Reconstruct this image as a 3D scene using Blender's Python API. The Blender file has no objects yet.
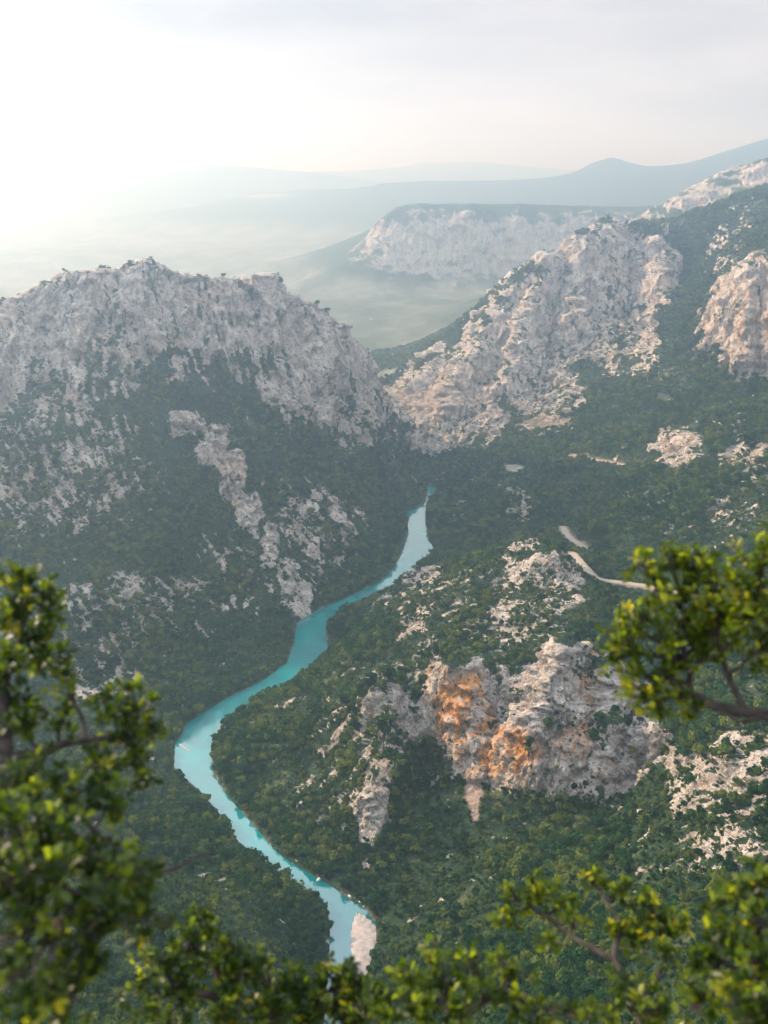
import bpy, bmesh, math, random
import numpy as np

# ------------------------------------------------------------------ scene, camera, sky, sun
sc = bpy.context.scene
COL = sc.collection
R = math.radians
FPX, U0, V0 = 1000.0, 384.0, 512.0          # focal length in pixels, picture centre
PITCH = R(18.88)
CAM_Z = 600.0                                # eye above the river

cam_d = bpy.data.cameras.new('camera')
cam_d.sensor_fit = 'VERTICAL'
cam_d.sensor_height = 36.0
cam_d.sensor_width = 27.0
cam_d.lens = FPX / 1024 * 36.0
cam_d.clip_start, cam_d.clip_end = 0.05, 90000
cam_d.dof.use_dof = True
cam_d.dof.focus_distance = 900
cam_d.dof.aperture_fstop = 3.5
cam = bpy.data.objects.new('camera', cam_d)
COL.objects.link(cam)
cam.location = (0, 0, CAM_Z)
cam.rotation_euler = (math.pi / 2 - PITCH, 0, 0)
sc.camera = cam

SUN_AZ, SUN_EL = R(-62), R(23)               # azimuth from +Y towards +X
world = bpy.data.worlds.new('World')
sc.world = world
world.use_nodes = True
wn, wl = world.node_tree.nodes, world.node_tree.links
wn.clear()
w_out = wn.new('ShaderNodeOutputWorld')
w_bg = wn.new('ShaderNodeBackground')
w_bg.inputs['Strength'].default_value = 0.09
sky = wn.new('ShaderNodeTexSky')
sky.sky_type = 'NISHITA'
sky.sun_disc = False
sky.sun_elevation = SUN_EL
sky.sun_rotation = SUN_AZ
sky.altitude = 900
sky.air_density = 1.0
sky.dust_density = 1.5
sky.ozone_density = 1.0
w_tc = wn.new('ShaderNodeTexCoord')
w_map = wn.new('ShaderNodeMapping')
w_map.inputs['Scale'].default_value = (1.0, 1.0, 5.0)
w_no = wn.new('ShaderNodeTexNoise')
w_no.inputs['Scale'].default_value = 2.2
w_no.inputs['Detail'].default_value = 7
w_no.inputs['Roughness'].default_value = 0.55
w_rp = wn.new('ShaderNodeValToRGB')          # thin high cloud: pale veil, greyer in its thick parts
w_rp.color_ramp.elements[0].position = 0.36
w_rp.color_ramp.elements[0].color = (9.2, 8.8, 8.6, 1)
w_rp.color_ramp.elements[1].position = 0.62
w_rp.color_ramp.elements[1].color = (5.5, 5.35, 5.3, 1)
w_mx = wn.new('ShaderNodeMix')
w_mx.data_type = 'RGBA'
w_mx.inputs['Factor'].default_value = 0.84
wl.new(w_tc.outputs['Generated'], w_map.inputs['Vector'])
wl.new(w_map.outputs['Vector'], w_no.inputs['Vector'])
wl.new(w_no.outputs['Fac'], w_rp.inputs['Fac'])
wl.new(sky.outputs['Color'], w_mx.inputs['A'])
w_sep = wn.new('ShaderNodeSeparateXYZ')
w_hi = wn.new('ShaderNodeMapRange')          # the veil is thicker and brighter overhead, like any high overcast
w_hi.interpolation_type = 'SMOOTHSTEP'
w_hi.inputs['From Min'].default_value = 0.12
w_hi.inputs['From Max'].default_value = 0.55
w_hc = wn.new('ShaderNodeMix')
w_hc.data_type = 'RGBA'
w_hc.inputs['A'].default_value = (0.66, 0.60, 0.565, 1)
w_hc.inputs['B'].default_value = (1.5, 1.75, 2.1, 1)
w_mul = wn.new('ShaderNodeMix')
w_mul.data_type = 'RGBA'
w_mul.blend_type = 'MULTIPLY'
w_mul.inputs['Factor'].default_value = 1
wl.new(w_tc.outputs['Generated'], w_sep.inputs[0])
wl.new(w_sep.outputs['Z'], w_hi.inputs['Value'])
wl.new(w_hi.outputs['Result'], w_hc.inputs['Factor'])
wl.new(w_rp.outputs['Color'], w_mul.inputs['A'])
wl.new(w_hc.outputs['Result'], w_mul.inputs['B'])
wl.new(w_mul.outputs['Result'], w_mx.inputs['B'])
wl.new(w_mx.outputs['Result'], w_bg.inputs['Color'])
wl.new(w_bg.outputs['Background'], w_out.inputs['Surface'])

sun_d = bpy.data.lights.new('sun', 'SUN')
sun_d.energy = 4.9
sun_d.angle = R(0.53)
sun_d.color = (1.0, 0.82, 0.63)
sun = bpy.data.objects.new('sun', sun_d)
COL.objects.link(sun)
sun.rotation_euler = (math.pi / 2 - SUN_EL, 0, math.pi - SUN_AZ)

sc.view_settings.view_transform = 'Standard'
sc.view_settings.look = 'None'
sc.view_settings.exposure = 0.90
sc.view_settings.gamma = 1.0
sc.view_settings.use_curve_mapping = False
try:
    sc.cycles.max_bounces = 6
    sc.cycles.diffuse_bounces = 2
    sc.cycles.glossy_bounces = 2
    sc.cycles.transmission_bounces = 3
    sc.cycles.transparent_max_bounces = 8
    sc.cycles.volume_bounces = 1
    sc.cycles.use_denoising = True
except Exception:
    pass

HAZE_DENSITY = 2.35e-4
HAZE_COLOR = (0.50, 0.72, 1.0)
HAZE_ANISO = 0.79

# ------------------------------------------------------------------ helpers
CP, SP = math.cos(PITCH), math.sin(PITCH)


def ray(u, v):
    xc, yc = (u - U0) / FPX, (V0 - v) / FPX
    return np.array((xc, CP + yc * SP, -SP + yc * CP))


def at(u, v, Y):
    """the point seen at picture position (u, v), Y metres ahead"""
    d = ray(u, v)
    t = Y / d[1]
    return (d[0] * t, Y, CAM_Z + d[2] * t)


def at_z(u, v, z=0.0):
    d = ray(u, v)
    t = (z - CAM_Z) / d[2]
    return (d[0] * t, d[1] * t, z)


def at_r(u, v, dist):
    d = ray(u, v)
    d = d / np.linalg.norm(d)
    return np.array((d[0] * dist, d[1] * dist, CAM_Z + d[2] * dist))


def project(x, y, z):
    dz = z - CAM_Z
    f = y * CP - dz * SP
    upc = y * SP + dz * CP
    f = np.where(f > 0.1, f, 0.1)
    return U0 + FPX * x / f, V0 - FPX * upc / f, f


def sstep(a, b, x):
    t = np.clip((x - a) / (b - a), 0, 1)
    return t * t * (3 - 2 * t)


def _hash(ix, iy, iz, seed):
    h = (ix.astype(np.uint32) * np.uint32(374761393) + iy.astype(np.uint32) * np.uint32(668265263)
         + iz.astype(np.uint32) * np.uint32(2147483647 - 1274126176) + np.uint32((seed * 974634777) & 0xffffffff))
    h ^= h >> np.uint32(13)
    h *= np.uint32(1274126177)
    h ^= h >> np.uint32(16)
    h *= np.uint32(2246822519)
    h ^= h >> np.uint32(15)
    return h


def _perlin(x, y, z, seed):
    fx, fy, fz = np.floor(x), np.floor(y), np.floor(z)
    ix, iy, iz = fx.astype(np.int32), fy.astype(np.int32), fz.astype(np.int32)
    x, y, z = (x - fx).astype(np.float32), (y - fy).astype(np.float32), (z - fz).astype(np.float32)
    u, v, w = [t * t * t * (t * (t * 6 - 15) + 10) for t in (x, y, z)]

    def corner(a, b, c):
        h = _hash(ix + a, iy + b, iz + c, seed)
        gx = (h & np.uint32(1023)).astype(np.float32) * (2 / 1023.0) - 1
        gy = ((h >> np.uint32(10)) & np.uint32(1023)).astype(np.float32) * (2 / 1023.0) - 1
        gz = ((h >> np.uint32(20)) & np.uint32(1023)).astype(np.float32) * (2 / 1023.0) - 1
        return gx * (x - a) + gy * (y - b) + gz * (z - c)
    r = []
    for c in (0, 1):
        x0 = corner(0, 0, c) * (1 - u) + corner(1, 0, c) * u
        x1 = corner(0, 1, c) * (1 - u) + corner(1, 1, c) * u
        r.append(x0 * (1 - v) + x1 * v)
    return (r[0] * (1 - w) + r[1] * w) * 1.5


def perlin(x, y, z, seed=0, chunk=400000):
    out = np.empty(x.shape, np.float32)
    for i in range(0, len(x), chunk):
        s = slice(i, i + chunk)
        out[s] = _perlin(x[s], y[s], z[s], seed)
    return out


def fbm(x, y, z, scale, octv=3, seed=0, ridged=False, gain=0.5):
    out = np.zeros(len(x), np.float32)
    a, f, tot = 1.0, 1.0 / scale, 0.0
    for k in range(octv):
        n = perlin(x * f + 17.3 * k, y * f - 9.1 * k, z * f + 3.7 * k, seed + k)
        if ridged:
            n = 1 - 2 * np.abs(n)
        out += a * n
        tot += a
        a *= gain
        f *= 2.03
    return out / tot


def in_poly(x, y, poly):
    ins = np.zeros(x.shape, bool)
    n = len(poly)
    for i in range(n):
        x1, y1 = poly[i]
        x2, y2 = poly[(i + 1) % n]
        if y1 == y2:
            continue
        c = ((y1 > y) != (y2 > y)) & (x < (x2 - x1) * (y - y1) / (y2 - y1) + x1)
        ins ^= c
    return ins


def poly_dist(x, y, pts, closed=True):
    d = np.full(x.shape, 1e9, np.float32)
    n = len(pts)
    for i in range(n if closed else n - 1):
        ax, ay = pts[i][:2]
        bx, by = pts[(i + 1) % n][:2]
        ex, ey = bx - ax, by - ay
        L = ex * ex + ey * ey + 1e-9
        t = np.clip(((x - ax) * ex + (y - ay) * ey) / L, 0, 1)
        q = (x - ax - t * ex) ** 2 + (y - ay - t * ey) ** 2
        d = np.minimum(d, q)
    return np.sqrt(d)


def mesh_np(name, verts, faces_flat, face_sizes, smooth=True):
    me = bpy.data.meshes.new(name)
    nv, nl, nf = len(verts), len(faces_flat), len(face_sizes)
    me.vertices.add(nv)
    me.vertices.foreach_set('co', np.ascontiguousarray(verts, np.float32).ravel())
    me.loops.add(nl)
    me.loops.foreach_set('vertex_index', np.ascontiguousarray(faces_flat, np.int32))
    me.polygons.add(nf)
    st = np.zeros(nf, np.int32)
    st[1:] = np.cumsum(face_sizes)[:-1]
    me.polygons.foreach_set('loop_start', st)
    if smooth:
        me.polygons.foreach_set('use_smooth', np.ones(nf, bool))
    me.update(calc_edges=True)
    return me


def link(name, me, mat=None, parent=None):
    o = bpy.data.objects.new(name, me)
    COL.objects.link(o)
    if mat is not None:
        for m in (mat if isinstance(mat, (list, tuple)) else [mat]):
            me.materials.append(m)
    if parent is not None:
        o.parent = parent
    return o


def tag(o, label=None, cat=None, group=None, kind=None):
    if label:
        o['label'] = label
    if cat:
        o['category'] = cat
    if group:
        o['group'] = group
    if kind:
        o['kind'] = kind
    return o


def set_attr(me, name, data):
    a = me.attributes.new(name, 'FLOAT', 'POINT')
    a.data.foreach_set('value', np.ascontiguousarray(data, np.float32))


# ------------------------------------------------------------------ materials
class NT:
    def __init__(self, name):
        self.m = bpy.data.materials.new(name)
        self.m.use_nodes = True
        self.t = self.m.node_tree
        self.t.nodes.clear()
        self.out = self.n('ShaderNodeOutputMaterial')

    def n(self, typ, **kw):
        nd = self.t.nodes.new(typ)
        for k, v in kw.items():
            setattr(nd, k, v)
        return nd

    def l(self, a, b):
        self.t.links.new(a, b)

    def val(self, sock, v):
        if hasattr(v, 'node'):
            self.l(v, sock)
        else:
            sock.default_value = v

    def noise(self, vec, scale, detail=4, rough=0.55, dist=0.0):
        nd = self.n('ShaderNodeTexNoise')
        self.l(vec, nd.inputs['Vector'])
        nd.inputs['Scale'].default_value = scale
        nd.inputs['Detail'].default_value = detail
        nd.inputs['Roughness'].default_value = rough
        nd.inputs['Distortion'].default_value = dist
        return nd.outputs['Fac']

    def mapping(self, vec, scale):
        nd = self.n('ShaderNodeMapping')
        self.l(vec, nd.inputs['Vector'])
        nd.inputs['Scale'].default_value = scale
        return nd.outputs['Vector']

    def ramp(self, fac, stops):
        nd = self.n('ShaderNodeValToRGB')
        self.l(fac, nd.inputs['Fac'])
        e = nd.color_ramp.elements
        while len(e) < len(stops):
            e.new(0.5)
        for el, (p, c) in zip(e, stops):
            el.position = p
            el.color = (*c, 1) if len(c) == 3 else c
        return nd.outputs['Color']

    def mix(self, fac, a, b, blend='MIX'):
        nd = self.n('ShaderNodeMix', data_type='RGBA', blend_type=blend)
        self.val(nd.inputs['Factor'], fac)
        self.val(nd.inputs['A'], a if hasattr(a, 'node') else (*a, 1))
        self.val(nd.inputs['B'], b if hasattr(b, 'node') else (*b, 1))
        return nd.outputs['Result']

    def math(self, op, a, b=0.0, clamp=False):
        nd = self.n('ShaderNodeMath', operation=op, use_clamp=clamp)
        self.val(nd.inputs[0], a)
        self.val(nd.inputs[1], b)
        return nd.outputs[0]

    def attr(self, name):
        nd = self.n('ShaderNodeAttribute')
        nd.attribute_name = name
        return nd.outputs['Fac']

    def bump(self, h, strength, dist):
        nd = self.n('ShaderNodeBump')
        self.l(h, nd.inputs['Height'])
        nd.inputs['Strength'].default_value = strength
        nd.inputs['Distance'].default_value = dist
        return nd.outputs['Normal']

    def principled(self, color, rough=0.9, spec=0.2, normal=None):
        nd = self.n('ShaderNodeBsdfPrincipled')
        self.val(nd.inputs['Base Color'], color if hasattr(color, 'node') else (*color, 1))
        self.val(nd.inputs['Roughness'], rough)
        nd.inputs['Specular IOR Level'].default_value = spec
        if normal is not None:
            self.l(normal, nd.inputs['Normal'])
        return nd


def mat_terrain():
    k = NT('limestone_and_scrub')
    pos = k.n('ShaderNodeNewGeometry').outputs['Position']
    # limestone: pale grey, pinkish, dark lichen streaks running down the faces
    streak = k.noise(k.mapping(pos, (1, 1, 0.28)), 0.055, 8, 0.62, 0.6)
    fine = k.noise(pos, 0.45, 6, 0.65)
    rock = k.ramp(streak, [(0.32, (0.18, 0.157, 0.143)), (0.46, (0.41, 0.362, 0.33)), (0.63, (0.575, 0.512, 0.466))])
    rock = k.mix(0.55, rock, k.ramp(fine, [(0.34, (0.58, 0.57, 0.57)), (0.54, (1.12, 1.10, 1.08))]), 'MULTIPLY')
    warm = k.noise(pos, 0.011, 4, 0.6)
    rock = k.mix(k.math('MULTIPLY', k.ramp(warm, [(0.5, (0, 0, 0)), (0.68, (1, 1, 1))]), 0.45), rock, (0.46, 0.33, 0.24))
    # orange iron stain
    on = k.noise(k.mapping(pos, (1, 1, 0.2)), 0.14, 7, 0.62, 0.8)
    orange = k.ramp(on, [(0.35, (0.42, 0.18, 0.07)), (0.5, (0.66, 0.29, 0.085)), (0.65, (0.60, 0.38, 0.22))])
    rock = k.mix(k.attr('stain'), rock, orange)
    # scrub floor
    g1 = k.noise(pos, 0.12, 5, 0.65)
    g2 = k.noise(pos, 0.013, 4, 0.55)
    veg = k.ramp(g1, [(0.34, (0.010, 0.026, 0.014)), (0.55, (0.022, 0.050, 0.023)), (0.70, (0.060, 0.085, 0.034))])
    veg = k.mix(k.math('MULTIPLY', k.attr('grass'), 0.75), veg, k.ramp(g1, [(0.35, (0.05, 0.065, 0.03)), (0.62, (0.14, 0.145, 0.07))]))
    veg = k.mix(k.ramp(g2, [(0.42, (0, 0, 0)), (0.66, (1, 1, 1))]), veg, k.mix(0.4, veg, (0.06, 0.09, 0.045)))
    soilc = k.ramp(k.noise(pos, 0.3, 5, 0.6), [(0.35, (0.27, 0.195, 0.15)), (0.65, (0.42, 0.33, 0.27))])
    field = k.ramp(k.noise(pos, 0.02, 3, 0.5), [(0.4, (0.22, 0.225, 0.19)), (0.6, (0.35, 0.345, 0.30))])
    edge = k.math('ADD', k.attr('rock'), k.math('MULTIPLY', k.math('SUBTRACT', k.noise(pos, 0.33, 5, 0.7), 0.5), 1.0))
    edge = k.ramp(edge, [(0.40, (0, 0, 0)), (0.60, (1, 1, 1))])
    pep = k.ramp(k.noise(pos, 0.19, 6, 0.75), [(0.41, (0.30, 0.30, 0.30)), (0.48, (1, 1, 1))])
    edge = k.math('MULTIPLY', edge, pep)
    col = k.mix(edge, veg, rock)
    col = k.mix(k.attr('soil'), col, soilc)
    col = k.mix(k.attr('field'), col, field)
    h = k.math('ADD', k.math('MULTIPLY', k.noise(pos, 0.16, 7, 0.62), 2.6), k.math('MULTIPLY', k.noise(pos, 0.7, 5, 0.65), 0.8))
    for vs_, va in ((0.16, 1.2), (0.5, 0.6)):
        vo = k.n('ShaderNodeTexVoronoi')
        k.l(k.mapping(k.mix(0.12, pos, k.n('ShaderNodeTexNoise').outputs['Color'], 'ADD'), (1, 1, 0.6)), vo.inputs['Vector'])
        vo.inputs['Scale'].default_value = vs_
        h = k.math('ADD', h, k.math('MULTIPLY', vo.outputs['Distance'], va))
    p = k.principled(col, 0.95, 0.1, k.bump(h, 1.0, 2.2))
    k.l(p.outputs[0], k.out.inputs['Surface'])
    return k.m


def mat_water():
    k = NT('turquoise_water')
    pos = k.n('ShaderNodeNewGeometry').outputs['Position']
    c = k.ramp(k.noise(pos, 0.012, 4, 0.55, 0.5), [(0.35, (0.0, 0.12, 0.13)), (0.65, (0.0, 0.19, 0.19))])
    rp = k.math('MULTIPLY', k.noise(pos, 0.5, 4, 0.6), 1.0)
    wind = k.ramp(k.noise(k.mapping(pos, (1, 0.45, 1)), 0.03, 5, 0.6, 0.6), [(0.42, (0.012, 0.012, 0.012)), (0.62, (0.13, 0.13, 0.13))])
    p = k.principled(c, wind, 0.5, k.bump(rp, 0.03, 0.3))
    p.inputs['IOR'].default_value = 2.3
    k.l(p.outputs[0], k.out.inputs['Surface'])
    return k.m


def mat_simple(name, c1, c2, scale, rough=0.9, bump=0.0):
    k = NT(name)
    pos = k.n('ShaderNodeNewGeometry').outputs['Position']
    f = k.noise(pos, scale, 6, 0.62)
    c = k.ramp(f, [(0.35, c1), (0.65, c2)])
    p = k.principled(c, rough, 0.2, k.bump(f, 0.6, bump) if bump else None)
    k.l(p.outputs[0], k.out.inputs['Surface'])
    return k.m


def mat_crown():
    k = NT('tree_foliage')
    info = k.n('ShaderNodeObjectInfo')
    pos = k.n('ShaderNodeNewGeometry').outputs['Position']
    big = k.noise(pos, 0.012, 3, 0.5)
    r = k.math('ADD', k.math('MULTIPLY', info.outputs['Random'], 0.72), k.math('MULTIPLY', k.math('SUBTRACT', big, 0.22), 0.95))
    c = k.ramp(r, [(0.18, (0.006, 0.026, 0.012)), (0.42, (0.014, 0.055, 0.022)), (0.68, (0.042, 0.090, 0.026)), (0.92, (0.125, 0.150, 0.034))])
    c = k.mix(0.6, c, k.ramp(k.attr('tint'), [(0.0, (0.6, 0.62, 0.6)), (1.0, (1.4, 1.4, 1.3))]), 'MULTIPLY')
    d = k.n('ShaderNodeBsdfDiffuse')
    k.l(c, d.inputs['Color'])
    t = k.n('ShaderNodeBsdfTranslucent')
    k.l(k.mix(1.0, c, (1.3, 1.4, 0.7), 'MULTIPLY'), t.inputs['Color'])
    m = k.n('ShaderNodeMixShader')
    m.inputs[0].default_value = 0.3
    k.l(d.outputs[0], m.inputs[1])
    k.l(t.outputs[0], m.inputs[2])
    k.l(m.outputs[0], k.out.inputs['Surface'])
    return k.m


def mat_leaf():
    k = NT('oak_leaf')
    tint = k.attr('tint')
    c = k.ramp(tint, [(0.0, (0.012, 0.029, 0.006)), (0.45, (0.030, 0.060, 0.009)), (0.85, (0.105, 0.150, 0.012)), (1.0, (0.18, 0.19, 0.015))])
    p = k.principled(c, 0.42, 0.28)
    t = k.n('ShaderNodeBsdfTranslucent')
    k.l(k.ramp(tint, [(0.0, (0.04, 0.08, 0.004)), (0.45, (0.15, 0.23, 0.008)), (0.85, (0.44, 0.53, 0.015)), (1.0, (0.66, 0.58, 0.015))]), t.inputs['Color'])
    m = k.n('ShaderNodeMixShader')
    m.inputs[0].default_value = 0.48
    k.l(p.outputs[0], m.inputs[1])
    k.l(t.outputs[0], m.inputs[2])
    k.l(m.outputs[0], k.out.inputs['Surface'])
    return k.m


M_TERR = mat_terrain()
M_WATER = mat_water()
M_CROWN = mat_crown()
M_LEAF = mat_leaf()
M_BARK = mat_simple('bark', (0.022, 0.018, 0.015), (0.065, 0.054, 0.045), 60.0, 0.9, 0.004)
M_TRUNK = mat_simple('tree_trunk', (0.06, 0.05, 0.04), (0.11, 0.09, 0.07), 3.0)
M_GRAVEL = mat_simple('river_gravel', (0.27, 0.23, 0.21), (0.43, 0.38, 0.35), 0.22, 0.95, 0.15)
M_ROAD = mat_simple('road_surface', (0.27, 0.22, 0.175), (0.38, 0.32, 0.26), 0.4, 0.9)
M_STONE = mat_simple('pale_boulder', (0.45, 0.41, 0.38), (0.68, 0.64, 0.60), 1.5, 0.9, 0.1)
M_BIRD = mat_simple('dark_plumage', (0.02, 0.018, 0.016), (0.05, 0.04, 0.035), 8.0)

# ------------------------------------------------------------------ the river course
RIV_L = [(398, 468), (409, 473), (427, 487), (427, 492), (425, 503), (407, 512), (408, 532), (401, 555), (388, 575), (380, 581),
         (345, 599), (322, 608), (296, 622), (294, 644), (287, 663), (259, 683), (224, 700), (189, 722), (175, 745), (174, 769),
         (201, 792), (224, 819), (244, 850), (290, 879), (306, 892), (319, 895), (328, 910), (330, 934), (329, 956), (326, 1000), (318, 1060)]
RIV_R = [(404, 466), (414, 474), (436, 489), (430, 499), (426, 505), (426, 523), (428, 540), (434, 547), (425, 560), (408, 574), (396, 586),
         (369, 602), (343, 610), (326, 626), (328, 650), (306, 669), (283, 685), (252, 704), (220, 726), (211, 745), (213, 773),
         (228, 796), (252, 823), (275, 850), (290, 862), (311, 874), (333, 887), (352, 901), (367, 910), (376, 925), (376, 940), (372, 957),
         (364, 985), (356, 1060)]
L3 = [at_z(*p)[:2] for p in RIV_L]
R3 = [at_z(*p)[:2] for p in RIV_R]
RIVER_POLY = L3 + R3[::-1]

# ------------------------------------------------------------------ the lie of the land: surveyed points, interpolated
S = [  # (u, v, Y)
    # left mountain: skyline, then down the face in columns
    (0, 308, 1650), (30, 296, 1665), (60, 284, 1680), (100, 274, 1700), (145, 271, 1720), (165, 275, 1726), (182, 282, 1730), (200, 285, 1745), (225, 287, 1755), (240, 286, 1770),
    (275, 286, 1790), (284, 306, 1800), (300, 312, 1815), (322, 320, 1850), (345, 341, 1890), (365, 370, 1930), (378, 400, 1960), (390, 440, 1980), (400, 466, 1995),
    (-100, 305, 1620), (-260, 335, 1600),
    (0, 350, 1580), (0, 420, 1460), (0, 500, 1330), (0, 600, 1170), (0, 680, 1060), (0, 720, 1000),
    (70, 345, 1610), (70, 420, 1490), (70, 510, 1360), (70, 600, 1200), (70, 690, 1060),
    (145, 345, 1640), (145, 450, 1480), (145, 550, 1310), (145, 640, 1160), (145, 705, 1062),
    (220, 345, 1690), (220, 430, 1570), (220, 510, 1440), (220, 590, 1310), (220, 660, 1170),
    (290, 350, 1740), (290, 420, 1645), (290, 500, 1490), (290, 570, 1350), (290, 610, 1275),
    (330, 380, 1790), (330, 460, 1650), (330, 540, 1470), (330, 590, 1380),
    (360, 400, 1860), (360, 470, 1690), (360, 530, 1535), (360, 580, 1415), (390, 500, 1760),
    (-150, 360, 1540), (-150, 450, 1380), (-150, 560, 1180), (-150, 680, 1000),
    # near bank under the viewpoint
    (0, 800, 760), (60, 765, 880), (0, 900, 600), (100, 1000, 500), (150, 870, 700), (120, 800, 815), (250, 900, 655), (200, 960, 565), (300, 990, 575),
    (270, 940, 620), (-150, 800, 700), (-150, 950, 520), (0, 1020, 440),
    # spur: river side, crest, cliffs and the hollow under them
    (300, 800, 828), (300, 740, 922), (300, 700, 1005), (260, 760, 900), (350, 850, 765), (350, 660, 1070), (350, 700, 985), (340, 760, 870),
    (352, 650, 1105), (375, 628, 1150), (400, 608, 1195), (414, 588, 1260), (426, 572, 1300), (445, 573, 1260), (470, 567, 1230), (500, 553, 1200), (530, 543, 1160), (560, 553, 1105), (590, 604, 1010),
    (612, 652, 945), (650, 690, 872), (375, 690, 905), (382, 740, 855), (382, 785, 808), (375, 835, 775), (410, 790, 820),
    (400, 655, 1025), (450, 640, 1000), (450, 600, 1105), (500, 620, 1020), (540, 600, 1055), (500, 590, 1110), (420, 700, 925), (440, 675, 893),
    (455, 672, 880), (500, 690, 872), (540, 640, 950), (530, 670, 890), (552, 668, 868), (565, 644, 874), (577, 668, 864), (600, 690, 862), (620, 688, 868),
    (440, 745, 868), (455, 760, 838), (485, 775, 812), (500, 720, 846), (510, 745, 815), (520, 790, 785), (560, 700, 832), (565, 750, 792),
    (560, 812, 762), (600, 720, 822), (600, 806, 762), (640, 725, 838), (640, 790, 772),
    (470, 805, 785), (430, 830, 765), (450, 855, 735), (400, 900, 695), (500, 900, 640), (560, 850, 700), (600, 900, 600),
    (585, 594, 1105), (574, 582, 1150), (600, 600, 1095), (622, 606, 1070), (600, 594, 1150), (572, 572, 1200), (640, 604, 1110), (573, 554, 1290), (584, 568, 1250), (602, 581, 1225), (655, 590, 1180),
    # lower right rocks
    (640, 830, 665), (660, 735, 790), (700, 745, 715), (740, 760, 660), (768, 745, 655), (700, 800, 640), (680, 870, 572), (740, 850, 560),
    (740, 930, 470), (700, 700, 850), (700, 650, 950), (768, 700, 800), (768, 640, 930), (900, 800, 560), (900, 600, 1000), (900, 950, 430),
    (600, 1000, 450), (740, 1010, 390), (500, 1000, 500), (420, 1000, 545), (400, 960, 622),
    # right flank behind the spur
    (590, 578, 1230), (570, 555, 1300), (620, 583, 1205), (690, 596, 1150), (565, 530, 1400), (583, 548, 1335), (640, 610, 1090), (600, 500, 1490),
    (700, 540, 1260), (700, 480, 1410), (768, 530, 1210), (768, 440, 1450), (700, 420, 1640), (640, 440, 1700), (640, 468, 1605), (605, 461, 1690), (575, 456, 1750),
    (540, 500, 1610), (480, 545, 1530), (450, 555, 1500), (450, 500, 1790), (500, 460, 1855), (520, 540, 1500), (500, 500, 1700), (470, 520, 1650),
    (450, 440, 2060), (430, 468, 2000), (415, 440, 2110), (400, 412, 2240), (385, 397, 2400),
    (440, 405, 2210), (900, 480, 1250), (900, 400, 1500),
    # right mountain: skyline, face
    (410, 385, 2370), (450, 365, 2360), (480, 340, 2390), (510, 308, 2430), (545, 271, 2500), (580, 244, 2600), (610, 230, 2700), (645, 226, 2740), (690, 218, 2700),
    (720, 207, 2650), (768, 190, 2600), (850, 162, 2500), (1000, 140, 2300),
    (545, 310, 2430), (585, 300, 2470), (620, 300, 2450), (560, 340, 2330), (520, 370, 2260), (480, 405, 2160), (470, 430, 2080), (650, 280, 2500), (640, 320, 2330), (660, 250, 2610),
    (620, 360, 2190), (600, 400, 2010), (560, 430, 1945), (530, 420, 2050), (680, 330, 2150), (700, 380, 1910), (660, 400, 1900), (690, 270, 2480),
    (768, 262, 1950), (740, 283, 1975), (722, 305, 2000), (768, 385, 1800), (735, 378, 1850), (712, 345, 1950), (768, 232, 2300), (730, 250, 2350),
    (900, 230, 1900), (900, 340, 1700),
    # rear cliff ridge on the right
    (640, 223, 3650), (680, 200, 3620), (720, 180, 3600), (768, 163, 3560), (860, 130, 3500), (690, 216, 3480), (740, 197, 3470), (800, 178, 3400), (640, 240, 3450),
    # plateau with its cliff, and the valley floor before it
    (372, 238, 4900), (390, 214, 4900), (420, 209, 4880), (470, 208, 4850), (520, 208, 4820), (570, 209, 4800), (610, 211, 4780), (650, 212, 4700),
    (366, 262, 4760), (400, 268, 4740), (440, 274, 4700), (490, 279, 4660), (530, 276, 4640), (580, 262, 4600), (340, 262, 5000),
    (330, 290, 4500), (350, 330, 3500), (410, 340, 3300), (400, 370, 2780), (440, 335, 3300), (300, 282, 5200), (420, 300, 4200), (470, 305, 4100), (500, 290, 4300),
    (520, 285, 3900), (560, 262, 3500), (600, 250, 3300), (370, 310, 3900),
    # far hills
    (0, 168, 14000), (80, 167, 14000), (160, 166, 14000), (250, 169, 14000), (320, 175, 14000), (-300, 172, 14000),
    (255, 192, 11000), (300, 190, 10500), (380, 184, 9600), (440, 181, 9600), (520, 180, 9500), 
    (560, 178, 9500), (575, 172, 9450), (592, 163, 9400), (612, 157, 9400), (626, 161, 9400), (645, 166, 9400), (665, 168, 9300), (690, 163, 9200), (720, 153, 9000), (768, 139, 8800), (900, 120, 8800),
]
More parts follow.
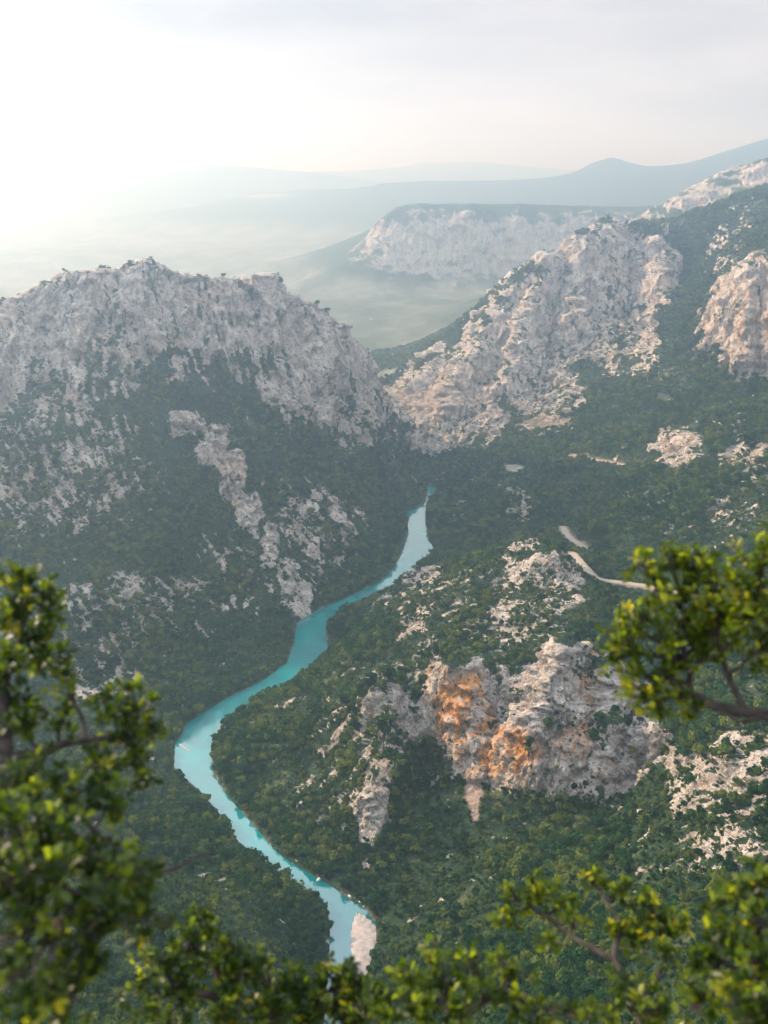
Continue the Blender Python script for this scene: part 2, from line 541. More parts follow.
W = [  # (x, y, z) out of sight: backs of ridges, plains, the rim either side of the viewpoint
    (-900, 2100, 230), (-500, 2150, 220), (-200, 2250, 190), (-900, 2700, 90), (-400, 2800, 80), (-50, 2700, 80), (-100, 2300, 110),
    (-1500, 1500, 420), (-1500, 2500, 120), (-1500, 900, 250), (-900, 900, 180), (-2500, 1500, 380), (-2500, 0, 500),
    (-3000, 4000, 70), (-1500, 4000, 70), (-600, 4000, 75), (-3000, 7000, 70), (-1200, 7000, 70), (-300, 6500, 80), (-5000, 9000, 80), (-1500, 9500, 90),
    (-500, 9000, 100), (-6000, 12000, 150), (-3500, 12200, 160), (-2000, 12300, 150), (-7000, 16000, 500), (0, 16000, 420), (6000, 16000, 420),
    (0, 5600, 330), (200, 6200, 330), (700, 6200, 340), (1300, 6200, 350), (0, 7400, 140), (700, 7400, 150), (1300, 7400, 170), (2200, 7200, 250), (3500, 7400, 400), (1000, 12000, 180), (3000, 12000, 220), (5000, 12500, 300), (-400, 12300, 150), (1900, 5200, 480),
    (700, 3200, 330), (900, 3100, 380), (1200, 4200, 520), (1800, 3600, 680), (2500, 3000, 700), (1500, 2200, 520), (2000, 1500, 560), (1200, 1500, 380), (900, 1000, 330),
    (1500, 500, 560), (700, 500, 360), (450, 300, 400), (300, 150, 470), (600, 0, 590), (250, 0, 590), (0, -100, 602), (0, -600, 640), (1500, -600, 660), (-1500, -800, 640),
    (-250, 0, 590), (-600, 0, 580), (-300, 150, 460), (-450, 330, 330), (-800, 500, 300), (0, 330, 190), (0, 230, 300), (0, 120, 425), (120, 300, 235), (-120, 300, 235),
    (70, 200, 335), (-70, 200, 335), (0, 60, 510), (0, 430, 110), (150, 400, 175), (-150, 400, 165), (-20, 520, 40),
    (4000, -2000, 700), (-4000, -2000, 650), (0, -4000, 700), (6000, 3000, 800), (-6000, 3000, 200), (0, 25000, 300), (12000, 25000, 300), (-12000, 25000, 400), (-12000, 8000, 120), (12000, 8000, 700),
    (0, 20000, 500), (700, 19500, 730), (1700, 19000, 740), (2900, 19000, 640), (4500, 19000, 520), (8000, 19000, 500), (-14000, -6000, 600), (14000, -6000, 700), (0, -9000, 700),
]
pts = [at(*p) for p in S] + list(W)
for (u, v, yy) in S[:23]:                             # the ground falls away behind the left skyline
    p = at(u, v, yy)
    pts.append((p[0] * (1 + 75 / yy), yy + 75, p[2] - 32))
W_BACK = [(60, 5080, 425), (180, 5060, 430), (400, 5050, 430), (620, 5030, 428), (850, 5010, 428), (1080, 4990, 430), (1250, 4950, 432), (180, 5320, 405), (620, 5320, 405), (1080, 5320, 405)]
pts += W_BACK
for e, sgn in ((L3, 1), (R3, -1)):                    # river banks
    for i in range(len(e)):
        pts.append((e[i][0], e[i][1], 0.8))
pts = np.array(pts)
_, keep = np.unique(np.round(pts[:, :2] / 6).astype(int), axis=0, return_index=True)
pts = pts[np.sort(keep)]
_sc = 1000.0
cx, cy, cz = pts[:, 0] / _sc, pts[:, 1] / _sc, pts[:, 2]
n = len(pts)
A = np.zeros((n + 3, n + 3))
dd = np.hypot(cx[:, None] - cx[None], cy[:, None] - cy[None])
A[:n, :n] = np.sqrt(dd ** 2 + 0.012 ** 2)
A[np.arange(n), np.arange(n)] += -0.002
A[:n, n] = 1
A[:n, n + 1] = cx
A[:n, n + 2] = cy
A[n:, :n] = A[:n, n:].T
coef = np.linalg.solve(A, np.concatenate([cz, [0, 0, 0]]))


def h_base(x, y, chunk=60000):
    out = np.empty(len(x), np.float32)
    c32, px, py = coef.astype(np.float32), cx.astype(np.float32), cy.astype(np.float32)
    for i in range(0, len(x), chunk):
        xs, ys = (x[i:i + chunk] / _sc).astype(np.float32), (y[i:i + chunk] / _sc).astype(np.float32)
        d = (xs[:, None] - px[None]) ** 2
        d += (ys[:, None] - py[None]) ** 2
        d += np.float32(0.012 ** 2)
        np.sqrt(d, out=d)
        out[i:i + chunk] = d @ c32[:n] + c32[n] + c32[n + 1] * xs + c32[n + 2] * ys
    # the ledge the photographer stands on
    r = np.hypot(x, y)
    ledge = 598.35 - 1.18 * np.clip(y - 0.9, 0, 400) + np.clip(-y, 0, 50) * 0.1
    w = sstep(40, 170, r)
    return out * w + np.minimum(ledge, 640) * (1 - w)


def ground_hit(u, v, y0, y1, step=4.0):
    ys = np.arange(y0, y1, step)
    d = ray(u, v)
    t = ys / d[1]
    hz = h_base(d[0] * t, ys)
    rz = CAM_Z + d[2] * t
    b = np.where(rz <= hz)[0]
    i = b[0] if len(b) else int(np.argmin(rz - hz))
    return np.array((d[0] * t[i], ys[i], hz[i]))


# buttresses (+) and gullies (-) running down the mountain sides: (path, nearest, farthest, height, width)
RIBS = [([(143, 284), (140, 310), (125, 345)], 1500, 1800, 18, 30), ([(98, 292), (88, 315), (80, 340)], 1450, 1800, 15, 24), ([(272, 304), (274, 325), (266, 352)], 1550, 1900, 20, 26),
        ([(237, 300), (226, 335)], 1500, 1850, 16, 20), ([(320, 330), (326, 372), (332, 412)], 1550, 1950, 22, 26), ([(352, 360), (358, 405), (362, 440)], 1550, 2050, 18, 24),
        ([(185, 296), (190, 318), (200, 350), (215, 385)], 1400, 1850, -10, 16), ([(290, 316), (300, 362), (312, 415)], 1500, 1900, -22, 20), ([(40, 300), (45, 340), (40, 380)], 1350, 1750, -16, 24), ([(120, 280), (108, 330)], 1450, 1800, -14, 18),
        ([(548, 276), (535, 312), (520, 352), (505, 390)], 2000, 2600, 42, 42), ([(582, 252), (577, 292), (572, 335)], 2100, 2700, 40, 36), ([(606, 238), (613, 268), (600, 305)], 2150, 2750, 34, 34),
        ([(642, 236), (660, 264), (655, 292)], 2150, 2780, 34, 34), ([(502, 318), (486, 352), (470, 388)], 2000, 2500, 36, 36), ([(462, 366), (450, 396), (444, 422)], 1950, 2450, 28, 34),
        ([(565, 262), (556, 305), (548, 345)], 2050, 2650, -30, 30), ([(626, 240), (630, 280), (625, 320)], 2050, 2750, -30, 30), ([(520, 300), (505, 345), (490, 385)], 2000, 2550, -24, 28), ([(690, 235), (695, 280), (680, 320)], 1900, 2700, -24, 40),
        ([(440, 668), (454, 702), (466, 752)], 780, 920, 13, 13), ([(492, 700), (502, 740), (494, 778)], 760, 900, -15, 12), ([(566, 652), (548, 700), (528, 765)], 750, 900, 15, 13), ([(602, 690), (608, 740), (602, 792)], 740, 900, 13, 12),
        ([(582, 670), (584, 720), (580, 790)], 740, 900, -9, 8), ([(388, 692), (382, 740), (376, 822)], 740, 930, 14, 14), ([(415, 715), (420, 790)], 740, 950, -13, 13), ([(640, 700), (650, 760)], 740, 900, 9, 10), ([(345, 700), (335, 770)], 800, 1050, 10, 16),
        ([(748, 286), (744, 330), (742, 378)], 1700, 2050, 22, 18), ([(720, 312), (722, 352)], 1750, 2050, 12, 14), ([(733, 302), (732, 362)], 1700, 2050, -16, 12), ([(764, 275), (760, 370)], 1700, 2050, -12, 10)]


def relief_ribs(x, y):
    out = np.zeros(len(x), np.float32)
    for path, y0, y1, hh, ww in RIBS:
        P = np.array([ground_hit(a, b, y0, y1) for a, b in path])
        m = np.where((x > P[:, 0].min() - 3 * ww) & (x < P[:, 0].max() + 3 * ww) & (y > P[:, 1].min() - 3 * ww) & (y < P[:, 1].max() + 3 * ww))[0]
        d = poly_dist(x[m], y[m], P, False)
        out[m] += hh * np.exp(-(d / ww) ** 2)
    return out


def blocks(x, y, z, scale, seed):
    """fractured rock: every cell of a random mosaic is a tilted flat face of its own"""
    X_, Y_, Z_ = x / scale, y / scale, z / scale
    bx, by, bz = np.floor(X_).astype(np.int32), np.floor(Y_).astype(np.int32), np.floor(Z_).astype(np.int32)
    best = np.full(len(x), 9e9, np.float32)
    out = np.zeros(len(x), np.float32)
    for i in (-1, 0, 1):
        for j in (-1, 0, 1):
            for k_ in (-1, 0, 1):
                h = _hash(bx + i, by + j, bz + k_, seed)
                fx_ = (X_ - (bx + i) - (h & np.uint32(255)).astype(np.float32) / 255).astype(np.float32)
                fy_ = (Y_ - (by + j) - ((h >> np.uint32(8)) & np.uint32(255)).astype(np.float32) / 255).astype(np.float32)
                fz_ = (Z_ - (bz + k_) - ((h >> np.uint32(16)) & np.uint32(255)).astype(np.float32) / 255).astype(np.float32)
                d = fx_ * fx_ + fy_ * fy_ + fz_ * fz_
                m = d < best
                h2 = _hash(bx + i, by + j, bz + k_, seed + 5)
                r0 = (h2 & np.uint32(255)).astype(np.float32) / 127.5 - 1
                r1 = ((h2 >> np.uint32(8)) & np.uint32(255)).astype(np.float32) / 127.5 - 1
                r2 = ((h2 >> np.uint32(16)) & np.uint32(255)).astype(np.float32) / 127.5 - 1
                v = r0 * 0.7 + fx_ * r1 + fy_ * r2 - 0.5 * fz_
                out = np.where(m, v, out)
                best = np.where(m, d, best)
    return out


def along_fall(x, y, gx, gy, scale, seed, step, nst):
    """noise drawn out along the fall line, as runnels, scree and rows of scrub are"""
    g = np.hypot(gx, gy) + 1e-4
    ux, uy = gx / g, gy / g
    out = np.zeros(len(x), np.float32)
    for q_ in range(-nst, nst + 1):
        out += perlin((x + ux * step * q_) / scale, (y + uy * step * q_) / scale, np.zeros(len(x)), seed)
    return out / math.sqrt(2 * nst + 1)


# ------------------------------------------------------------------ fan-shaped ground sheet centred on the viewpoint
def spaced(segs):
    v = [segs[0][0]]
    for a, b, st0, st1 in segs:
        while v[-1] < b - 1e-6:
            f = (v[-1] - a) / (b - a)
            v.append(min(b, v[-1] + st0 + (st1 - st0) * f))
    return np.array(v)


half = spaced([(0, 23.5, 0.052, 0.052), (23.5, 33, 0.07, 0.12), (33, 42, 0.15, 0.5), (42, 180, 0.5, 9)])
theta = np.concatenate([-half[:0:-1][1:], half])     # closed ring: -180 dropped
theta = R(1) * theta
rad = spaced([(0.4, 12, 0.5, 0.8), (12, 400, 1.5, 12), (400, 560, 4, 1.5), (560, 1300, 1.15, 1.4), (1300, 2050, 1.6, 2.2), (2050, 2800, 2.5, 6), (2800, 4400, 9, 14), (4400, 5000, 5, 5), (5000, 5200, 10, 14),
              (5200, 16000, 30, 160), (16000, 27000, 200, 900)])
NR, NT_ = len(rad), len(theta)
TH, RR = np.meshgrid(theta, rad)
X = (RR * np.sin(TH)).ravel().astype(np.float64)
Y = (RR * np.cos(TH)).ravel().astype(np.float64)
print('ground sheet', NR, 'x', NT_, '=', NR * NT_)
H = h_base(X, Y)
_m = (Y > 600) & (Y < 3000) & (np.abs(X) < 1500)
_jx, _jy = X[_m] + 10 * perlin(X[_m] / 40, Y[_m] / 40, Y[_m] * 0, 8), Y[_m] + 10 * perlin(X[_m] / 40, Y[_m] / 40, Y[_m] * 0, 9)
H[_m] += relief_ribs(_jx, _jy)
H2 = H.reshape(NR, NT_)
# gradient of the smooth land, in polar steps
dr = np.gradient(H2, rad, axis=0)
dt = np.gradient(H2, theta, axis=1) / RR
GX = (dr * np.sin(TH) + dt * np.cos(TH)).ravel()
GY = (dr * np.cos(TH) - dt * np.sin(TH)).ravel()
slope = np.hypot(GX, GY)

front = (np.abs(TH).ravel() < R(42)) & (Y > 60)
near_riv = front & (Y > 450) & (Y < 2300) & (np.abs(X) < 600)
RD = np.full(len(X), 1e4, np.float32)
idx = np.where(near_riv)[0]
RD[idx] = poly_dist(X[idx], Y[idx], RIVER_POLY)
ins = np.zeros(len(X), bool)
ins[idx] = in_poly(X[idx], Y[idx], RIVER_POLY)
RDs = np.where(ins, -RD, RD)

# hand-surveyed rockiness: (u, v, radius_u, radius_v, Ymin, Ymax, amount); kept on the ground at that range
ROCK = [
    (60, 300, 120, 65, 1400, 2100, .66), (150, 290, 90, 65, 1400, 2100, .80), (240, 300, 70, 60, 1400, 2100, .82), (320, 345, 55, 62, 1400, 2050, .76), (300, 390, 45, 40, 1400, 2050, .50),
    (365, 410, 22, 50, 1400, 2050, .40), (30, 400, 80, 50, 1200, 1800, .44), (110, 360, 40, 50, 1200, 1900, .38), (70, 480, 70, 50, 1000, 1600, .42), (20, 480, 45, 60, 1000, 1600, .42), (250, 350, 30, 40, 1400, 2000, .25),
    (145, 620, 75, 45, 900, 1400, .46), (100, 650, 55, 45, 900, 1400, .50), (200, 600, 60, 24, 900, 1500, .40), (250, 575, 45, 40, 1000, 1600, .30), (310, 525, 45, 34, 1000, 1700, .46), (330, 560, 34, 30, 1000, 1700, .34),
    (190, 425, 18, 16, 1200, 1800, .8), (213, 450, 16, 20, 1200, 1800, .85), (233, 477, 14, 26, 1200, 1800, .85), (252, 515, 13, 25, 1200, 1800, .85), (270, 545, 11, 24, 1100, 1700, .85), (288, 575, 11, 24, 1100, 1700, .85), (302, 598, 8, 14, 1100, 1700, .8),
    # spur
    (420, 588, 20, 18, 1100, 1500, .55), (393, 615, 25, 18, 1050, 1400, .4), (345, 668, 22, 14, 950, 1250, .4), (530, 547, 26, 9, 1000, 1300, .65),
    (470, 600, 60, 34, 900, 1350, .44), (520, 625, 50, 38, 880, 1250, .50), (560, 590, 30, 35, 900, 1250, .5), (575, 640, 20, 20, 850, 1100, .4), (440, 640, 40, 25, 900, 1200, .35), (390, 690, 40, 30, 800, 1100, .35),
    (400, 710, 30, 40, 780, 1000, .55), (375, 740, 25, 45, 780, 1000, .45), (372, 815, 14, 24, 700, 900, .70), (330, 790, 34, 44, 700, 950, .38), (440, 700, 26, 40, 780, 1000, .65), (470, 735, 26, 40, 780, 930, .85), (455, 690, 30, 30, 800, 950, .6),
    (560, 710, 62, 60, 740, 930, .85), (565, 670, 32, 34, 800, 930, .85), (520, 760, 34, 36, 740, 900, .85), (600, 760, 62, 50, 730, 930, .85), (640, 750, 40, 34, 720, 930, .7), (300, 740, 50, 44, 800, 1050, .26),
    # lower right
    (745, 760, 50, 34, 500, 800, .60), (710, 800, 40, 40, 500, 750, .46), (745, 840, 40, 40, 450, 700, .46), (690, 760, 30, 30, 600, 900, .42), (700, 850, 30, 30, 450, 700, .25), (640, 860, 60, 20, 500, 700, .14), (540, 880, 60, 30, 500, 760, .10), (480, 850, 40, 20, 650, 780, .10),
    # right mountain
    (570, 280, 45, 45, 2200, 2800, .75), (520, 320, 30, 40, 2200, 2800, .75), (610, 260, 30, 40, 2200, 2800, .72), (655, 275, 26, 45, 2200, 2750, .70), (560, 330, 40, 40, 2100, 2700, .60), (500, 360, 40, 40, 2050, 2700, .62), (450, 390, 50, 32, 2000, 2700, .82), (410, 405, 32, 22, 2000, 2700, .78),
    (480, 410, 44, 32, 1950, 2500, .72), (540, 390, 42, 40, 1950, 2500, .62), (440, 430, 42, 25, 1900, 2400, .62), (600, 330, 32, 42, 2000, 2600, .58), (640, 340, 22, 32, 2000, 2500, .58), (650, 370, 12, 20, 1900, 2400, .3),
    (745, 320, 36, 62, 1700, 2150, .85), (735, 240, 25, 30, 2100, 2700, .35), (725, 285, 14, 30, 1800, 2600, .3), (745, 260, 30, 20, 2000, 2700, .2),
    (680, 452, 26, 20, 1350, 1750, .68), (745, 455, 26, 18, 1250, 1650, .58), (730, 425, 30, 18, 1400, 1750, .35), (640, 510, 30, 16, 1250, 1600, .34), (700, 535, 50, 22, 1100, 1500, .30), (750, 500, 40, 40, 1100, 1500, .28), (540, 430, 40, 10, 1800, 2200, .3), (470, 480, 30, 15, 1700, 2000, .25), (455, 515, 14, 18, 1600, 1850, .4), (520, 505, 14, 18, 1550, 1800, .5),
    (620, 600, 16, 40, 900, 1100, .3), (610, 690, 30, 20, 780, 930, .5),
    # rear cliff, plateau cliff
    (700, 198, 40, 16, 3200, 3800, .66), (760, 178, 40, 16, 3200, 3800, .66), (650, 220, 16, 8, 3200, 3800, .6),
    (395, 248, 40, 26, 4300, 5000, .50), (450, 244, 50, 34, 4300, 5000, .50), (520, 250, 60, 30, 4300, 5000, .50), (590, 235, 60, 26, 4300, 5000, .46),
]
STAIN = [(465, 725, 24, 40, 780, 940, 1.0), (505, 755, 26, 22, 740, 900, .95), (585, 700, 12, 45, 740, 930, .85), (575, 748, 16, 16, 740, 900, .5), (440, 690, 18, 30, 800, 960, .45), (610, 780, 14, 20, 740, 900, .3), (755, 330, 20, 40, 1700, 2100, .3), (385, 760, 8, 40, 780, 900, .3)]
SOIL = [(474, 800, 8, 14, 740, 860, 1.0), (475, 818, 4, 8, 740, 860, .9), (472, 786, 3, 8, 740, 860, .9),
        (440, 405, 44, 14, 2050, 2450, .5), (470, 395, 30, 22, 2050, 2450, .4), (545, 425, 30, 7, 1850, 2200, .45), (400, 398, 20, 6, 2200, 2500, .5)]
FIELD = [(513, 468, 11, 4, 1700, 2000, 1.0), (390, 385, 20, 16, 2500, 3300, .55), (415, 350, 50, 16, 2700, 3900, .30), (395, 375, 14, 5, 2500, 3000, .7), (220, 263, 60, 3, 5000, 9000, .5), (270, 196, 26, 2, 5000, 13000, .8), (560, 372, 20, 6, 2000, 2300, .3), (680, 375, 16, 8, 1800, 2200, .25)]


def blobs(table, u, v, y, wob):
    out = np.zeros(len(u), np.float32)
    for (bu, bv, ru, rv, y0, y1, a) in table:
        m = (np.abs(u - bu) < 1.8 * ru) & (np.abs(v - bv) < 1.8 * rv) & (y > y0) & (y < y1)
        k = np.where(m)[0]
        if len(k) == 0:
            continue
        d = np.hypot((u[k] - bu) / ru, (v[k] - bv) / rv) + wob[k] * 0.9
        out[k] = np.maximum(out[k], a * (1 - sstep(0.7, 1.35, d)))
    return out


U, V, F_ = project(X, Y, H)
fi = np.where(front & (Y < 6000))[0]
x, y, z = X[fi], Y[fi], H[fi]
wob = fbm(x, y, z, 60, 3, 5)
rockF = np.zeros(len(X), np.float32)
rockF[fi] = blobs(ROCK, U[fi], V[fi], y, wob)
cliff = sstep(0.75, 1.5, slope)
rough = np.maximum(rockF, cliff * 0.7)

# relief: gullies on the slopes, buttresses and cracks on the rock
dist_f = np.clip(RDs[fi] / 60, 0, 1)
hgt = np.clip(z / 45, 0, 1)
calm = np.minimum(dist_f, hgt) * sstep(150, 420, np.hypot(x, y))
far_k = 1 + sstep(2500, 5000, y) * 1.2
near_k = 1 - sstep(2700, 3600, y)
DH = ((fbm(x, y, z * 0, 190, 4, 11, True) - 0.28) * 15 + fbm(x, y, z * 0, 42, 3, 21) * 3.0) * calm * (0.4 + 0.6 * near_k)
rk = rough[fi]
wx, wy = x + 14 * perlin(x / 50, y / 50, z / 70, 25), y + 14 * perlin(x / 50, y / 50, z / 70, 26)
b1 = fbm(wx, wy, z * 0.30, 85, 3, 31, True) - 0.25            # buttresses and gullies
b2 = fbm(wx, wy, z * 0.36, 34, 3, 41, True) - 0.25   # rounded pillars between cracks
b3 = np.abs(fbm(wx, wy, z * 0.7, 10, 3, 51, gain=0.6)) * 2.2 - 0.4
st = z / 17 + 0.8 * fbm(x, y, z * 0, 120, 2, 55)
b4 = np.abs((st % 1.0) - 0.35) * 2 - 0.6                       # ledges along the beds
big_m = 1 + 0.9 * sstep(1950, 2200, y) * near_k
bl = np.zeros(len(x), np.float32)
kr = np.where((rk > 0.12) & (y < 2900) & (y > 420))[0]
for sc_, am_, sd_, zs_ in ((38, 11.0, 401, .34), (17, 7.0, 431, .30), (8, 3.8, 411, .42), (4, 1.7, 421, .7)):
    bl[kr] += am_ * (np.where(y[kr] < 1300, 0.42, 1.0) if sc_ > 15 else 1.0) * blocks(x[kr], y[kr], z[kr] * zs_, sc_, sd_)
kq = np.where((y > 3050) & (y < 5300) & (rk > 0.05))[0]
bl[kq] = 16 * blocks(x[kq], y[kq], z[kq] * 0.4, 75, 441) + 8 * blocks(x[kq], y[kq], z[kq] * 0.5, 34, 451)
DN = (bl * 1.0 + b1 * 17.0 * big_m + b2 * 3.5 * big_m + (b3 * 1.0 + b4 * 2.4) * near_k) * (0.05 + 0.95 * rk) * calm
gl = np.sqrt(GX[fi] ** 2 + GY[fi] ** 2 + 0.35 ** 2)
px_, py_ = x - GX[fi] / gl * DN, y - GY[fi] / gl * DN
Xd, Yd, Zd = X.copy(), Y.copy(), H.astype(np.float64).copy()
Xd[fi], Yd[fi] = px_, py_
Zd[fi] += DH + DN * 0.45
# very far hills and the ledge get plain relief
ff = np.where(Y >= 6000)[0]
Zd[ff] += fbm(X[ff], Y[ff], Y[ff] * 0, 900, 4, 61) * 16 * sstep(6000, 9000, Y[ff])
nf_ = np.where((RR.ravel() < 420) & (RR.ravel() > 3))[0]
Zd[nf_] += fbm(X[nf_], Y[nf_], Y[nf_] * 0, 9, 4, 71) * np.clip((RR.ravel()[nf_] - 3) * 0.05, 0, 1.2)
# river bed and banks
k = near_riv
Zd[k & ins] = -0.4 - 4 * (1 - np.exp(-RD[k & ins] / 6))
k2 = k & ~ins & (RD < 200)
Zd[k2] = np.maximum(Zd[k2], 0.4 + 0.10 * RD[k2])
o = np.where(~(k & ins))[0]
Zd[o] = np.maximum(Zd[o], 0.45)


# road bed cut into the flank ------------------------------------------------
def ground_hit(u, v, y0, y1):
    ys = np.arange(y0, y1, 2.0)
    d = ray(u, v)
    t = ys / d[1]
    hz = h_base(d[0] * t, ys)
    rz = CAM_Z + d[2] * t
    b = np.where(rz <= hz)[0]
    i = b[0] if len(b) else int(np.argmin(rz - hz))
    return np.array((d[0] * t[i], ys[i], hz[i]))


def smooth_path(P, step=4.0, it=3):
    P = np.array(P, float)
    for _ in range(it):
        Q = [P[0]]
        for a, b in zip(P[:-1], P[1:]):
            Q += [a * .75 + b * .25, a * .25 + b * .75]
        Q.append(P[-1])
        P = np.array(Q)
    return P


ROADS = []
for path, y0, y1, wid in (
        ([(563, 527), (567, 535), (573, 541), (581, 545), (585, 549)], 1250, 1500, 4.5),
        ([(571, 553, 1275), (577, 557, 1225), (584, 567, 1182), (592, 575, 1166), (602, 580, 1164), (622, 583, 1170), (655, 588, 1155), (690, 595, 1112), (730, 603, 1064)], 1130, 1450, 5.0),
        ([(573, 455), (590, 459), (607, 462), (625, 466), (645, 468)], 1500, 1850, 5)):
    P = smooth_path([at(*p) if len(p) == 3 else ground_hit(*p, y0, y1) for p in path])
    zz = P[:, 2].copy()
    for _ in range(30):
        zz[1:-1] = (zz[:-2] + zz[1:-1] * 2 + zz[2:]) / 4
    P[:, 2] = zz
    ROADS.append((P, wid))
road_soil = np.zeros(len(X), np.float32)
road_d = np.full(len(X), 1e4, np.float32)
for P, wid in ROADS:
    m = np.where(front & (X > P[:, 0].min() - 60) & (X < P[:, 0].max() + 60) & (Y > P[:, 1].min() - 60) & (Y < P[:, 1].max() + 60))[0]
    q = np.hypot(X[m][:, None] - P[None, :, 0], Y[m][:, None] - P[None, :, 1])
    j = q.argmin(1)
    dmin = q[np.arange(len(m)), j]
    w = 1 - sstep(wid + 1.5, wid + 11, dmin)
    Xd[m] = Xd[m] * (1 - w) + X[m] * w
    Yd[m] = Yd[m] * (1 - w) + Y[m] * w
    Zd[m] = Zd[m] * (1 - w) + (P[j, 2] - 0.35) * w
    road_d[m] = np.minimum(road_d[m], dmin - wid)
    road_soil[m] = np.maximum(road_soil[m], (1 - sstep(1.5, 5.5, dmin - wid + 2.5 * perlin(X[m] / 7, Y[m] / 7, Y[m] * 0, 3))))

# ground cover: rock, stain, soil, field ---------------------------------------
G = np.stack([Xd, Yd, Zd], 1).reshape(NR, NT_, 3)
e1 = np.gradient(G, axis=0)
e2 = np.gradient(G, axis=1)
N = np.cross(e2, e1)
N /= np.linalg.norm(N, axis=2, keepdims=True) + 1e-9
N[N[:, :, 2] < 0] *= 1
NZ = np.abs(N[:, :, 2]).ravel()
rock = np.zeros(len(X), np.float32)
xd, yd, zd = Xd[fi], Yd[fi], Zd[fi]
lic = np.zeros(len(fi), np.float32)
kl = np.where((y < 2900) & (y > 420))[0]
lic[kl] = along_fall(x[kl], y[kl], GX[fi][kl], GY[fi][kl], 9.0, 84, 4.0, 3)
fn = fbm(xd, yd, zd * 0.6, 34, 3, 81, gain=0.7) * 0.75 + lic * 0.42 + fbm(xd, yd, zd * 0.7, 5.5, 3, 86, gain=0.75) * 0.55
fn = 0.5 + fn * 0.95
kf = np.where(y > 3100)[0]                             # the far cliffs lie in long level beds
fn[kf] = 0.5 + 0.8 * fbm(xd[kf] / 3.5, yd[kf] / 3.5, zd[kf], 26, 4, 88, gain=0.7) + 0.35 * fbm(xd[kf], yd[kf], zd[kf] * 0.4, 40, 3, 89)
steep = sstep(0.86, 0.48, NZ[fi])
Fm = rockF[fi]
Fm = np.clip(Fm * (0.80 + 0.50 * steep) + 0.16 * steep, 0, 0.80)
rock[fi] = np.clip(0.5 + (Fm * 1.02 + 0.02 - fn) * np.where(y > 3100, 0.9, 2.6), 0, np.where(y > 3100, 0.62, 1))
behind = ~front
rock[behind] = np.clip(0.5 + (0.45 + cliff[behind] * 0.3 - (0.5 + 1.2 * fbm(X[behind], Y[behind], Y[behind] * 0, 40, 4, 91))) * 3, 0, 1)
rock[RR.ravel() < 60] = 0.8
stain = np.zeros(len(X), np.float32)
soil = np.zeros(len(X), np.float32)
field = np.zeros(len(X), np.float32)
stain[fi] = blobs(STAIN, U[fi], V[fi], y, wob) * sstep(-0.16, 0.16, fbm(xd, yd, zd * 0.16, 13, 4, 101, gain=0.65))
soil[fi] = blobs(SOIL, U[fi], V[fi], y, wob * 0.6)
ffm = np.where(np.abs(TH).ravel() < R(42))[0]
field[ffm] = blobs(FIELD, U[ffm], V[ffm], Y[ffm], np.zeros(len(ffm)))
pl = np.where((Y > 2500) & (H < 210) & (np.abs(TH).ravel() < R(60)))[0]        # farmland on the plain, thinning out up the slopes
pn_ = fbm(X[pl], Y[pl] * 0.6, Y[pl] * 0, 240, 6, 111, gain=0.65)
pw_ = sstep(185, 85, H[pl] + 70 * fbm(X[pl], Y[pl], Y[pl] * 0, 420, 4, 115)) * sstep(2500, 2900, Y[pl])
field[pl] = np.maximum(field[pl], (sstep(-0.25, 0.25, pn_) * 0.45 + 0.30) * pw_ * (0.6 + 0.4 * sstep(3800, 5200, Y[pl])))
soil = np.maximum(soil, road_soil * 0.85)
shore = np.exp(-np.clip(RDs, 0, 99) / 1.6) * (RDs > -2) * (perlin(X / 15, Y / 15, Y * 0, 4) > 0.05)
soil = np.maximum(soil, np.where(near_riv, shore * 0.35, 0)).astype(np.float32)

gap = np.zeros(len(X), np.float32)
gap[fi] = fbm(X[fi], Y[fi], Y[fi] * 0, 40, 4, 121, gain=0.6)
grass = sstep(0.16, 0.42, gap).astype(np.float32)
# split the sheet into the landforms one can name -------------------------------
fx = X.reshape(NR, NT_)
idg = np.arange(NR * NT_).reshape(NR, NT_)
q = np.stack([idg[:-1], np.roll(idg, -1, 1)[:-1], np.roll(idg, -1, 1)[1:], idg[1:]], -1).reshape(-1, 4)
cxf, cyf = X[q[:, 0]], Y[q[:, 0]]
P_LEFT = L3[1:19][::1] + [(-300, 985), (-520, 960), (-1500, 900), (-1600, 2600), (60, 2600), (40, 2150)]
P_SPUR = R3[8:30] + [(60, 640), (160, 560), (260, 700), (330, 830), (320, 960), (240, 1080), (200, 1200), (130, 1330)]
P_RIGHT = [(70, 2080), (130, 1960), (220, 1880), (420, 1760), (560, 1500), (1400, 1300), (2600, 2200), (1500, 3050), (700, 3050), (350, 2700), (0, 2500), (20, 2240)]
reg = np.zeros(len(q), np.int8)
reg[in_poly(cxf, cyf, P_LEFT)] = 1
reg[in_poly(cxf, cyf, P_SPUR)] = 2
reg[in_poly(cxf, cyf, P_RIGHT)] = 3
rr_f = np.hypot(cxf, cyf)
reg[(cyf > 3000) & (H[q[:, 0]] > 135) & (cyf < 7000) & (np.abs(cxf) < 1800) & (reg == 0)] = 4
reg[(cyf > 7000) & (reg == 0)] = 5
names = {0: ('terrain', 'wooded canyon slopes and pale valley floor around the turquoise river'),
         1: ('mountain', 'grey limestone mountain with a rocky crest rising left of the river'),
         2: ('hill', 'scrubby rock spur with orange stained cliffs right of the river bend'),
         3: ('mountain', 'sunlit limestone mountain of steep pale buttresses above the right bank'),
         4: ('plateau', 'hazy flat topped plateau with a long pale cliff beyond the gorge'),
         5: ('hills', 'faint blue hills fading into the haze on the horizon')}
Pd = np.stack([Xd, Yd, Zd], 1)
TERR = {}
